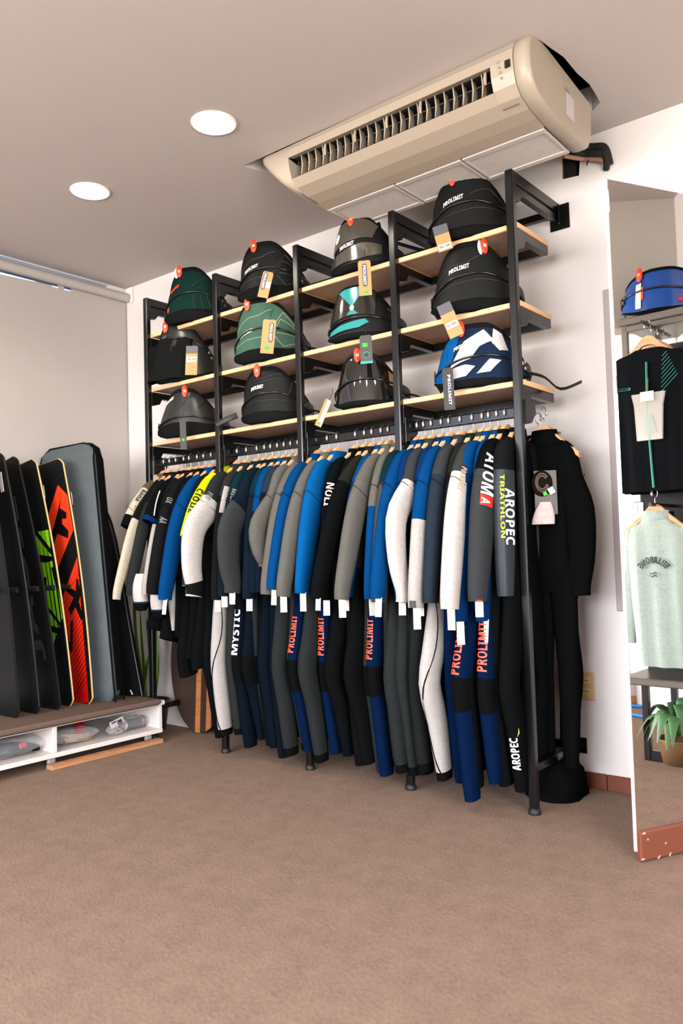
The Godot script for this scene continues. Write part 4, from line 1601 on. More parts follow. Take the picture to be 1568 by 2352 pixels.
func neo(key: String) -> Material:
	var c := {"black": Color(0.075, 0.08, 0.08), "ink": Color(0.045, 0.05, 0.053), "char": Color(0.14, 0.15, 0.15), "olive": Color(0.12, 0.12, 0.10), "dgrey": Color(0.19, 0.20, 0.205), "grey": Color(0.335, 0.33, 0.31), "heather": Color(0.225, 0.23, 0.23), "blue": Color(0.025, 0.215, 0.40), "bright": Color(0.03, 0.295, 0.51), "gleg": Color(0.135, 0.145, 0.145), "cleg": Color(0.10, 0.108, 0.108), "nleg": Color(0.04, 0.065, 0.095), "royal": Color(0.03, 0.155, 0.32), "deep": Color(0.025, 0.085, 0.19), "navy": Color(0.06, 0.095, 0.135), "teal": Color(0.05, 0.14, 0.17), "slate": Color(0.13, 0.16, 0.20), "white": Color(0.70, 0.675, 0.66), "pale": Color(0.62, 0.60, 0.585), "cream": Color(0.68, 0.645, 0.575), "lime": Color(0.75, 0.82, 0.06), "aqua": Color(0.10, 0.70, 0.62), "red": Color(0.55, 0.07, 0.06), "seam": Color(0.05, 0.055, 0.06), "camo": Color(0.30, 0.28, 0.22), "smooth": Color(0.16, 0.185, 0.205)}
	var m := cloth("neoprene_" + key, c[key], 0.45 if key == "smooth" else 0.8, 0.3 if key == "smooth" else 0.04)
	return m


func sleeve_text(t: Node3D, text: String, from: float, beta: float, w: float, h: float, m: Material, down := false, called := "lettering") -> void:
	lettering(called, text, w, h, m, t, on_limb(t.get_meta("full"), 1.0, from, beta, down))


func leg_text(t: Node3D, text: String, from: float, beta: float, w: float, h: float, m: Material, down := false) -> void:
	lettering("leg_lettering", text, w, h, m, t, on_limb(t.get_meta("legs_rows"), 1.0, from, beta, down))


func wetsuits() -> void:
	var white := mat("ink_white", Color(0.86, 0.84, 0.82), 0.5)
	var greyi := mat("ink_grey", Color(0.42, 0.42, 0.41), 0.5)
	var orange := mat("ink_orange", Color(0.95, 0.28, 0.13), 0.5)
	var lime := mat("ink_lime", Color(0.70, 0.85, 0.05), 0.5)
	var inkb := mat("ink_black")
	var t: Node3D
	var st: SurfaceTool
	# bay one: small suits first
	t = suit(-2.165, "small cream short-sleeved top with camouflage shoulders and black cuff", {"body": "cream", "yoke": "camo", "sleeve": "cream", "cut": 0.16, "short": 0.47, "cuff_at": 0.40, "cuff": "ink", "out": 1.25, "size": 0.7, "legs": 0.0, "sw": 0.85, "short_name": "small cream camouflage top"})
	sleeve_text(t, "kona", 1.15, 0.45, 0.075, 0.020, inkb, true)
	t = suit(-2.115, "black top with long thin off-white sleeves, second from the corner pillar", {"body": "black", "yoke": "black", "sleeve": "cream", "cut": 0.42, "out": 1.35, "sw": 0.62, "sd": 0.017, "wrist": -0.70, "legs": 0.30, "short_name": "black top with off-white sleeves"})
	t = suit(-2.06, "slim charcoal long-sleeved wetsuit between the off-white sleeve and the black short sleeve", {"body": "ink", "yoke": "black", "sleeve": "char", "out": 0.95, "sw": 0.68, "sd": 0.022, "wrist": -0.72, "legs": 0.34, "short_name": "slim charcoal wetsuit"})
	t = suit(-1.995, "black short-sleeved wetsuit with a white piping stripe and blue sleeve trim", {"body": "ink", "yoke": "ink", "sleeve": "ink", "short": 0.45, "hem": "royal", "out": 1.25, "sw": 1.05, "legs": 0.4, "short_name": "black short-sleeved wetsuit with white stripe"})
	st = stool()
	var pp := []
	for i in 6:
		pp.append(on_limb(t.get_meta("full"), 1.0, 1.45 + i * 0.20, 0.55, true).call(0.0, 0.004 * i, 0.001))
	tube(st, pp, 0.003, 6)
	obj("white_stripe", done(st), white, t)
	t = suit(-1.95, "pale grey shorty wetsuit with slim long sleeves and grey shorts hem", {"body": "pale", "yoke": "black", "sleeve": "pale", "cut": 0.45, "out": 0.85, "sw": 0.62, "sd": 0.02, "wrist": -0.70, "legs": 0.34, "leg": "pale", "short_name": "pale grey shorty wetsuit"})
	t = suit(-1.885, "black wetsuit with two small grey prints down the upper arm", {"body": "ink", "yoke": "black", "sleeve": "black", "out": 0.95, "legs": 0.38, "short_name": "black wetsuit with small grey arm prints"})
	sleeve_text(t, "OX", 1.75, 0.35, 0.03, 0.024, greyi, true)
	sleeve_text(t, "AA", 2.6, 0.35, 0.03, 0.026, greyi, true)
	suit(-1.835, "plain black wetsuit just before the first bright blue one", {"body": "ink", "yoke": "ink", "out": 0.8, "legs": 0.62, "wrist": -0.66, "short_name": "plain black wetsuit before the first bright blue"})
	t = suit(-1.775, "bright blue wetsuit in the first bay, white tag at its cuff", {"body": "ink", "yoke": "blue", "sleeve": "blue", "tag": 0.075, "legs": 0.5, "leg": "ink", "short_name": "bright blue wetsuit in the first bay"})
	suit(-1.715, "charcoal wetsuit directly behind the second upright, aqua hem showing below", {"body": "black", "yoke": "black", "sleeve": "char", "out": 0.62, "tag": 0.05, "wrist": -0.68, "hem": "aqua", "legs": 0.55, "short_name": "charcoal wetsuit with aqua hem"})
	t = suit(-1.650, "lime yellow top with black script down the sleeve", {"body": "ink", "yoke": "lime", "sleeve": "lime", "cut": 0.2, "short": 0.55, "out": 1.05, "leg": "ink", "collar": "lime", "short_name": "lime yellow top"})
	sleeve_text(t, "ciouz", 1.5, 0.2, 0.13, 0.034, inkb, true)
	t = suit(-1.580, "dark wetsuit with large white forearm panel, black cuff and long pale legs", {"body": "char", "yoke": "char", "sleeve": "white", "cuff": "black", "cuff_at": 0.80, "hem": "white", "cut": 0.32, "out": 0.95, "bend": 0.06, "sw": 1.22, "leg": "pale", "stripe": 1, "ankle": "ink", "lk": 0.0, "lz": 0.02, "short_name": "dark wetsuit with white forearm panel"})
	sleeve_text(t, "PRO", 1.75, 0.45, 0.05, 0.018, greyi, true)
	t = suit(-1.515, "dark charcoal wetsuit with a pale patch on the upper arm", {"body": "black", "yoke": "char", "sleeve": "black", "out": 0.6, "tag": 0.06, "leg": "heather", "ankle": "ink", "short_name": "dark charcoal wetsuit with pale arm patch"})
	st = stool()
	var L: Callable = on_limb(t.get_meta("full"), 1.0, 1.4, 0.35, true)
	rings_patch(st, L, 0.13, 0.030)
	obj("arm_patch", done(st), neo("pale"), t)
	t = suit(-1.440, "dark teal wetsuit with a small pale logo on the shoulder panel", {"body": "navy", "yoke": "teal", "sleeve": "navy", "out": 0.7, "tag": 0.055, "leg": "navy", "knee": "ink", "short_name": "dark teal wetsuit with pale shoulder logo"})
	sleeve_text(t, "MION", 1.6, 0.35, 0.075, 0.018, greyi, true)
	leg_text(t, "MYSTIC", 2.75, 0.55, 0.21, 0.030, white)
	t = suit(-1.388, "navy wetsuit between the teal one and the dark grey elbow sleeve", {"body": "navy", "yoke": "navy", "sleeve": "navy", "out": 0.75, "tag": 0.055, "leg": "navy", "knee": "ink", "short_name": "navy wetsuit by the teal one"})
	t = suit(-1.345, "navy wetsuit with a wide dark grey sleeve bowed at the elbow", {"body": "navy", "yoke": "navy", "sleeve": "dgrey", "cut": 0.40, "out": 0.75, "bend": 0.06, "sw": 1.3, "tag": 0.055, "leg": "dgrey", "knee": "ink", "short_name": "navy wetsuit with dark grey sleeve"})
	suit(-1.300, "very dark teal wetsuit just before a narrow strip of bright blue", {"body": "ink", "yoke": "teal", "sleeve": "navy", "out": 0.55, "tag": 0.06, "leg": "black", "short_name": "very dark teal wetsuit"})
	suit(-1.255, "blue wetsuit showing only a narrow strip before the third upright", {"body": "deep", "yoke": "blue", "sleeve": "navy", "cut": 0.42, "out": 0.45, "leg": "navy", "short_name": "narrow strip of blue wetsuit"})
	suit(-1.212, "slate blue wetsuit tucked behind the grey bent sleeve", {"body": "navy", "yoke": "slate", "sleeve": "navy", "out": 0.5, "leg": "navy", "short_name": "slate blue wetsuit"})
	suit(-1.166, "grey wetsuit with its sleeve sharply bent at the elbow, behind the third upright", {"body": "black", "yoke": "grey", "sleeve": "grey", "out": 0.6, "bend": 0.075, "wrist": -0.60, "tag": 0.06, "leg": "heather", "ankle": "ink", "short_name": "grey wetsuit with bent elbow"})
	suit(-1.100, "grey wetsuit seen as a thin pale edge behind a blue sleeve", {"body": "black", "yoke": "grey", "sleeve": "grey", "out": 1.0, "leg": "dgrey", "knee": "ink", "ankle": "ink", "short_name": "grey wetsuit behind the blue sleeve"})
	t = suit(-1.055, "blue wetsuit with orange lettering on its thigh, just past the third upright", {"body": "deep", "yoke": "blue", "sleeve": "blue", "out": 0.98, "tag": 0.07, "leg": "deep", "knee": "ink", "lz": 0.01, "short_name": "blue wetsuit just past the third upright"})
	leg_text(t, "PROLIMIT", 2.55, 0.42, 0.165, 0.030, orange)
	suit(-0.985, "grey wetsuit between two bright blue ones", {"body": "black", "yoke": "grey", "sleeve": "grey", "out": 1.08, "tag": 0.07, "leg": "dgrey", "ankle": "ink", "short_name": "grey wetsuit between two blue ones"})
	t = suit(-0.928, "brightest blue wetsuit, wide sleeve with tag, orange lettering on the thigh", {"body": "deep", "yoke": "bright", "sleeve": "bright", "out": 0.80, "sw": 1.15, "tag": 0.08, "leg": "deep", "knee": "ink", "short_name": "brightest blue wetsuit"})
	leg_text(t, "PROLIMIT", 2.55, 0.42, 0.165, 0.030, orange)
	t = suit(-0.819, "black wetsuit with stacked white letters down the upper arm", {"body": "ink", "yoke": "ink", "sleeve": "ink", "out": 0.5, "tag": 0.07, "leg": "ink", "short_name": "black wetsuit with white arm letters"})
	sleeve_text(t, "NOLI", 1.7, 0.1, 0.10, 0.026, white, true)
	suit(-0.770, "second black wetsuit beside the one with white arm letters", {"body": "ink", "yoke": "ink", "sleeve": "ink", "out": 0.55, "leg": "ink", "short_name": "second black wetsuit by the white letters"})
	t = suit(-0.728, "olive black wetsuit, sleeve slanting outward, in the third bay", {"body": "olive", "yoke": "olive", "sleeve": "ink", "out": 1.35, "sw": 0.95, "leg": "ink", "tag": 0.05, "short_name": "olive black wetsuit"})
	suit(-0.679, "blue wetsuit showing a narrow sleeve before the grey one by the fourth upright", {"body": "deep", "yoke": "blue", "sleeve": "royal", "out": 0.92, "tag": 0.06, "leg": "heather", "knee": "ink", "short_name": "narrow blue sleeve before the grey one"})
	t = suit(-0.640, "broad grey wetsuit hanging behind the fourth upright", {"body": "deep", "yoke": "grey", "sleeve": "grey", "out": 1.15, "tag": 0.075, "leg": "deep", "knee": "ink", "short_name": "broad grey wetsuit by the fourth upright"})
	leg_text(t, "PROLIMIT", 2.55, 0.42, 0.165, 0.030, orange)
	suit(-0.592, "blue wetsuit whose cuff pokes out between grey and charcoal sleeves", {"body": "deep", "yoke": "grey", "sleeve": "blue", "cut": 0.45, "out": 0.72, "tag": 0.07, "leg": "dgrey", "ankle": "ink", "short_name": "blue cuff between grey and charcoal sleeves"})
	t = suit(-0.545, "teal shouldered wetsuit with charcoal sleeve and a small orange logo", {"body": "char", "yoke": "teal", "sleeve": "heather", "cut": 0.33, "out": 0.78, "sw": 1.15, "leg": "dgrey", "ankle": "ink", "short_name": "teal and charcoal wetsuit with orange logo"})
	sleeve_text(t, "PROLIMIT", 1.75, 0.55, 0.085, 0.016, greyi, true)
	sleeve_text(t, "AXIS", 2.15, 0.62, 0.040, 0.012, orange, true)
	suit(-0.490, "mid blue wetsuit, first of the pair after the teal shoulder", {"body": "deep", "yoke": "blue", "sleeve": "blue", "out": 0.95, "tag": 0.075, "leg": "dgrey", "ankle": "ink", "short_name": "first mid blue wetsuit after the teal shoulder"})
	suit(-0.458, "mid blue wetsuit, second of the pair, before the white forearm", {"body": "deep", "yoke": "royal", "sleeve": "deep", "cut": 0.5, "out": 0.45, "tag": 0.07, "leg": "char", "ankle": "ink", "short_name": "second mid blue wetsuit after the teal shoulder"})
	suit(-0.420, "grey shouldered wetsuit with a pointed white elbow and white forearm", {"body": "black", "yoke": "dgrey", "sleeve": "white", "cut": 0.33, "out": 0.62, "bend": 0.075, "sw": 1.05, "leg": "char", "ankle": "ink", "short_name": "grey wetsuit with white elbow"})
	suit(-0.372, "blue wetsuit against the white elbow, fourth bay", {"body": "deep", "yoke": "royal", "sleeve": "royal", "out": 0.50, "tag": 0.06, "leg": "black", "short_name": "blue wetsuit against the white elbow"})
	t = suit(-0.335, "blue shouldered wetsuit with pale forearm, dark label and long pale legs", {"body": "deep", "yoke": "blue", "sleeve": "pale", "cut": 0.52, "out": 0.78, "sw": 1.05, "wrist": -0.74, "tag": 0.085, "leg": "pale", "stripe": 1, "ankle": "ink", "lz": 0.03, "short_name": "blue wetsuit with pale forearm and legs"})
	st = stool()
	rings_patch(st, on_limb(t.get_meta("full"), 1.0, 5.35, 0.0, true), 0.07, 0.020)
	obj("cuff_label", done(st), mat("label_dark", Color(0.14, 0.15, 0.16), 0.6), t)
	suit(-0.282, "dark slate wetsuit with smooth black body beside the pale forearm", {"body": "black", "yoke": "dgrey", "sleeve": "slate", "out": 0.72, "leg": "deep", "lz": 0.02, "short_name": "dark slate wetsuit"})
	t = suit(-0.228, "olive black wetsuit mostly hidden by the white sleeved one", {"body": "olive", "yoke": "olive", "sleeve": "black", "out": 0.7, "leg": "black", "lz": 0.05, "short_name": "olive black wetsuit by the white sleeve"})
	leg_text(t, "xxxxx", 2.9, 0.3, 0.05, 0.014, greyi)
	t = suit(-0.182, "grey shouldered wetsuit with a full white sleeve and pale lettering above it", {"body": "black", "yoke": "dgrey", "sleeve": "white", "cut": 0.31, "out": 0.92, "sw": 1.22, "sd": 0.034, "wrist": -0.72, "tag": 0.08, "leg": "black", "lz": 0.06, "ankle": "ink", "short_name": "grey wetsuit with full white sleeve"})
	sleeve_text(t, "PROLIMIT", 1.72, 0.62, 0.09, 0.016, mat("ink_sand", Color(0.70, 0.62, 0.52), 0.5), true)
	t = suit(-0.152, "royal blue wetsuit with deep blue legs and orange thigh lettering, white tag", {"body": "deep", "yoke": "blue", "sleeve": "royal", "out": 0.62, "sw": 1.2, "wrist": -0.76, "tag": 0.09, "leg": "deep", "knee": "ink", "lz": 0.09, "short_name": "royal blue wetsuit with white tag"})
	leg_text(t, "PROLIMIT", 2.7, 0.42, 0.175, 0.032, orange)
	t = suit(-0.118, "royal blue wetsuit, second of the pair beside the big white sleeve letters", {"body": "deep", "yoke": "blue", "sleeve": "royal", "out": 0.35, "sw": 1.1, "wrist": -0.80, "tag": 0.085, "leg": "deep", "knee": "ink", "lz": 0.04, "short_name": "second royal blue wetsuit by the big white letters"})
	leg_text(t, "PROLIMIT", 2.6, 0.55, 0.175, 0.032, orange)
	t = suit(-0.082, "black wetsuit with large white sleeve letters and a red square badge", {"body": "ink", "yoke": "ink", "sleeve": "dgrey", "cut": 0.30, "out": 0.72, "sw": 1.22, "sd": 0.036, "sx": 0.004, "plain": 1, "tag": 0.06, "leg": "ink", "lz": 0.03, "short_name": "black wetsuit with large white letters"})
	sleeve_text(t, "ATOM", 1.25, 0.52, 0.155, 0.038, white, true)
	var red := mat("badge_red", Color(0.85, 0.20, 0.14), 0.5)
	st = stool()
	rings_patch(st, on_limb(t.get_meta("full"), 1.0, 2.62, 0.52, true), 0.038, 0.038)
	obj("red_badge", done(st), red, t)
	sleeve_text(t, "A", 2.70, 0.62, 0.022, 0.026, white, true, "badge_mark")
	st = stool()
	rings_patch(st, on_limb(t.get_meta("full"), 1.0, 5.75, 0.55, true), 0.018, 0.018)
	obj("red_badge", done(st), red, t)
	t = suit(-0.034, "smooth black triathlon wetsuit with white and lime sleeve lettering by the last upright", {"body": "ink", "yoke": "black", "sleeve": "smooth", "cut": 0.28, "out": 0.18, "sw": 1.05, "sd": 0.034, "sx": 0.0, "plain": 1, "leg": "ink", "lz": 0.0, "short_name": "smooth black triathlon wetsuit"})
	sleeve_text(t, "AROPEC", 2.35, 0.75, 0.205, 0.032, white, true)
	sleeve_text(t, "TRIATHLON", 1.9, 0.28, 0.23, 0.014, lime, true)
	leg_text(t, "AROPEC", 4.9, 0.7, 0.125, 0.024, white)
	st = stool()
	prism(st, PackedVector2Array([Vector2(0, 0), Vector2(0.012, 0.02), Vector2(0.004, 0.09), Vector2(-0.006, 0.02)]), 0.001, Transform3D(Basis(Vector3.UP, 0.5), Vector3(0.022, -1.21, 0.165)))
	obj("lime_flash", done(st), lime, t)
	end_suits()


func rings_patch(st: SurfaceTool, L: Callable, w: float, h: float) -> void:
	# flat label that follows the limb
	st.set_smooth_group(0)
	var n := 6
	for i in n:
		for j in n:
			var p := []
			for q in [[i, j], [i + 1, j], [i + 1, j + 1], [i, j + 1]]:
				p.append(L.call(w * q[0] / n, h * q[1] / n, 0.0014))
			for k in [0, 1, 2, 0, 2, 3]:
				st.add_vertex(p[k])


# two black suits facing the room at the open end of the rack
func end_suits() -> void:
	var t := suit(0.012, "black front-zip wetsuit facing out past the last upright, long cord with blue tab", {"z": -0.235, "turn": PI / 2 - 0.12, "body": "ink", "yoke": "ink", "sleeve": "ink", "leg": "ink", "out": 0.40, "bend": 0.05, "zs": 0.62, "sw": 1.2, "wrist": -0.685, "ankle": "ink", "thick": 0.03, "lz": -0.02, "lk": 0.0, "group": "black suits at the rack end", "short_name": "black front-zip wetsuit", "ankle_y": -1.36})
	var st := stool()
	tube(st, smooth_pts([Vector3(0.035, -0.10, 0.005), Vector3(0.036, -0.22, 0.0), Vector3(0.038, -0.36, 0.003), Vector3(0.038, -0.52, 0.008), Vector3(0.040, -0.655, 0.014)]), 0.0022, 6)
	obj("zip_cord", done(st), mat("cord_grey", Color(0.42, 0.40, 0.36), 0.6), t)
	st = stool()
	bx(st, Vector3(0.041, -0.672, 0.015), Vector3(0.006, 0.030, 0.030), 0.002)
	obj("cord_tab", done(st), mat("tab_blue", Color(0.03, 0.17, 0.70), 0.5), t)
	st = stool()
	bx(st, Vector3(0.030, -0.079, 0.030), Vector3(0.002, 0.012, 0.05), 0.0)
	obj("collar_label", done(st), mat("label_sand", Color(0.42, 0.40, 0.32), 0.6), t)
	suit(-0.06, "second black wetsuit against the wall behind the front-zip one", {"z": -0.335, "turn": PI / 2, "body": "ink", "yoke": "ink", "sleeve": "ink", "leg": "ink", "out": 0.10, "zs": 0.7, "wrist": -0.74, "thick": 0.024, "legs": 0.8, "group": "black suits at the rack end", "short_name": "second black wetsuit at the end"})
	# packaged gloves hung on the chest of the first
	var g := thing("packaged_gloves", "grey backing card with black badge, green sticker and folded white gloves on the black suit", "packaged goods", Vector3(0.040, 1.12, -0.165), 0.55)
	st = stool()
	bx(st, Vector3(0, 0.06, 0), Vector3(0.085, 0.17, 0.004), 0.001)
	obj("backing_card", done(st), mat("card_mid", Color(0.36, 0.34, 0.34), 0.6), g)
	st = stool()
	lathe(st, [Vector2(0.001, 0.0), Vector2(0.040, 0.0), Vector2(0.040, 0.006), Vector2(0.036, 0.010), Vector2(0.001, 0.012)], 26, Transform3D(Basis(Vector3.RIGHT, PI / 2), Vector3(-0.014, 0.095, 0.002)).scaled_local(Vector3(1, 1, 1.25)))
	var bd := obj("badge", done(st), cloth("badge_black", Color(0.10, 0.095, 0.09)), g)
	st = stool()
	for r in [0.022, 0.030]:
		var pts := []
		for i in 20:
			var a := 0.6 + TAU * 0.86 * i / 19.0
			pts.append(Vector3(-0.014 + cos(a) * r * 0.8, 0.098 + sin(a) * r * 1.15, 0.015))
		tube(st, pts, 0.0035, 6)
	obj("spiral", done(st), mat("spiral_brown", Color(0.36, 0.28, 0.24), 0.6), bd)
	st = stool()
	bx(st, Vector3(-0.004, 0.055, 0.013), Vector3(0.014, 0.014, 0.002), 0.0, Basis(Vector3.BACK, 0.3))
	obj("green_sticker", done(st), mat("sticker_green", Color(0.10, 0.72, 0.16), 0.5), g)
	st = stool()
	bx(st, Vector3(0.020, 0.066, 0.013), Vector3(0.022, 0.026, 0.002), 0.0, Basis(Vector3.BACK, 0.5))
	obj("price_sticker", done(st), mat("card_white"), g)
	st = stool()
	var rings := []
	for i in 12:
		var f := i / 11.0
		rings.append(ell(Vector3(-0.004 - 0.012 * (1.0 - f), -0.062 + f * 0.085, 0.010), Vector3.RIGHT, Vector3.BACK, 0.044 - 0.022 * f * f, 0.013 + 0.003 * sin(f * 19.0), 18, 2.6))
	loft(st, rings, true, 0)
	obj("gloves", done(st), cloth("glove_white", Color(0.78, 0.72, 0.71)), g)
	# neoprene boots hung below the small suits
	for q in [[-2.045, 0.80, 0.165, "pale topped neoprene boot hanging below the slim charcoal suit"], [-1.955, 0.76, 0.125, "pale topped neoprene boot hanging below the grey shorts hem"]]:
		var b := thing("neoprene_boot", q[3], "boot", Vector3(q[0], q[1], q[2]), 0.3, "neoprene boots below the small suits")
		st = stool()
		rings = []
		for i in 9:
			var f := i / 8.0
			rings.append(ell(Vector3(0, -0.06 + f * 0.15, 0.012 * sin(f * 3.0)), Vector3.RIGHT, Vector3.BACK, 0.036 - 0.010 * pow(absf(f - 0.4), 2.0), 0.034 * (1.0 - 0.55 * f * f), 16, 2.6))
		loft(st, rings, true, 0)
		obj("upper", done(st), neo("white"), b)
		st = stool()
		rings = []
		for i in 5:
			var f := i / 4.0
			rings.append(ell(Vector3(0, -0.10 + f * 0.045, 0), Vector3.RIGHT, Vector3.BACK, 0.022 + 0.016 * sqrt(f), 0.018 + 0.018 * sqrt(f), 16, 2.6))
		loft(st, rings, true, 0)
		obj("toe_cap", done(st), neo("ink"), b)
		st = stool()
		rings = [ell(Vector3(0, -0.060, 0), Vector3.RIGHT, Vector3.BACK, 0.039, 0.037, 16, 2.6), ell(Vector3(0, -0.052, 0), Vector3.RIGHT, Vector3.BACK, 0.0385, 0.037, 16, 2.6)]
		loft(st, rings, true, 0)
		obj("trim", done(st), neo("slate"), b)
	# soft bag on the floor behind the last upright
	st = stool()
	rings = []
	var n := FastNoiseLite.new()
	n.seed = 2
	n.frequency = 3.0
	for i in 12:
		var f := i / 11.0
		var r := ell(Vector3(-0.02, f * 0.16, -0.28), Vector3.RIGHT, Vector3.BACK, 0.10 * sqrt(maxf(0.02, 1.0 - pow(f, 3.0))) + 0.01, 0.11 * sqrt(maxf(0.02, 1.0 - pow(f, 3.0))) + 0.008, 22, 2.6)
		for k in r.size():
			r[k] += Vector3(n.get_noise_3dv(r[k] * 6.0), 0, n.get_noise_3dv(r[k] * 6.0 + Vector3.ONE)) * 0.02
		rings.append(r)
	loft(st, rings, true, 0)
	tag(obj("storage_bag", done(st), neo("ink")), "dark soft bag slumped on the carpet behind the last upright", "bag")


# ---------------------------------------------------------------- waist harnesses on the shelves
func har_place(o: Dictionary) -> Callable:
	# (angle from the middle of the back, 0..1 up the shell, distance off it) -> point
	var ax: float = o.get("ax", 0.165)
	var az: float = o.get("az", 0.155)
	var H: float = o.get("h", 0.27)
	var drop: float = o.get("drop", 0.62)
	var lean: float = o.get("lean", 0.11)
	return func(a: float, v: float, off: float) -> Vector3:
		var w := smoothstep(0.2, 1.75, absf(a))
		var hh := H * (1.0 - drop * w)
		var y0 := 0.045 * H / 0.27 * smoothstep(0.5, 1.6, absf(a))
		var waist := 1.0 + 0.03 * (1.0 - v) * (1.0 - v) - lean * v * v * v - 0.01 * sin(v * PI)
		var aa := clampf(a, -1.5, 1.5)
		var back := maxf(0.0, absf(a) - 1.5)
		var p := Vector3(sin(aa) * ax * waist, y0 + v * (hh - y0), (cos(aa) - 1.0) * az + (waist - 1.0) * az * 0.9 - back * 0.10)
		return p + Vector3(sin(aa), 0.18, maxf(0.05, cos(aa))).normalized() * off


func wrap_poly(st: SurfaceTool, poly: PackedVector2Array, P: Callable, off: float, strip := 0.07) -> void:
	var lo := INF
	var hi := -INF
	for v in poly:
		lo = minf(lo, v.x)
		hi = maxf(hi, v.x)
	var x := lo
	st.set_smooth_group(0)
	while x < hi:
		var x1 := minf(x + strip, hi)
		for piece in Geometry2D.intersect_polygons(poly, PackedVector2Array([Vector2(x, -1), Vector2(x1, -1), Vector2(x1, 2), Vector2(x, 2)])):
			# again across the height, so that it follows the curve
			var y := -0.1
			while y < 1.1:
				for bit in Geometry2D.intersect_polygons(piece, PackedVector2Array([Vector2(x, y), Vector2(x1, y), Vector2(x1, y + 0.15), Vector2(x, y + 0.15)])):
					var idx := Geometry2D.triangulate_polygon(bit)
					for k in range(0, idx.size(), 3):
						var q := [bit[idx[k]], bit[idx[k + 1]], bit[idx[k + 2]]]
						if (q[1] - q[0]).cross(q[2] - q[0]) > 0:
							q.reverse()
						for c in q:
							st.add_vertex(P.call(c.x, c.y, off))
				y += 0.15
		x = x1


func band(P: Callable, a0: float, a1: float, prof: Array, n := 40) -> SurfaceTool:
	# prof: [[v, off], ...] closed loop swept along the angle
	var st := stool()
	var rings := []
	for i in n + 1:
		var a := lerpf(a0, a1, i / float(n))
		var r := PackedVector3Array()
		for q in prof:
			r.append(P.call(a, q[0] if not q[0] is Callable else q[0].call(a), q[1]))
		rings.append(r)
	loft(st, rings, true, 0)
	return st


func line_on(P: Callable, pts: Array, r: float, off: float, sides := 6) -> SurfaceTool:
	var st := stool()
	var out := []
	for i in pts.size() - 1:
		var n := maxi(2, int(absf(pts[i + 1].x - pts[i].x) / 0.07) + 2)
		for k in n:
			var q: Vector2 = pts[i].lerp(pts[i + 1], k / float(n))
			out.append(P.call(q.x, q.y, off))
	out.append(P.call(pts[-1].x, pts[-1].y, off))
	tube(st, out, r, sides)
	return st


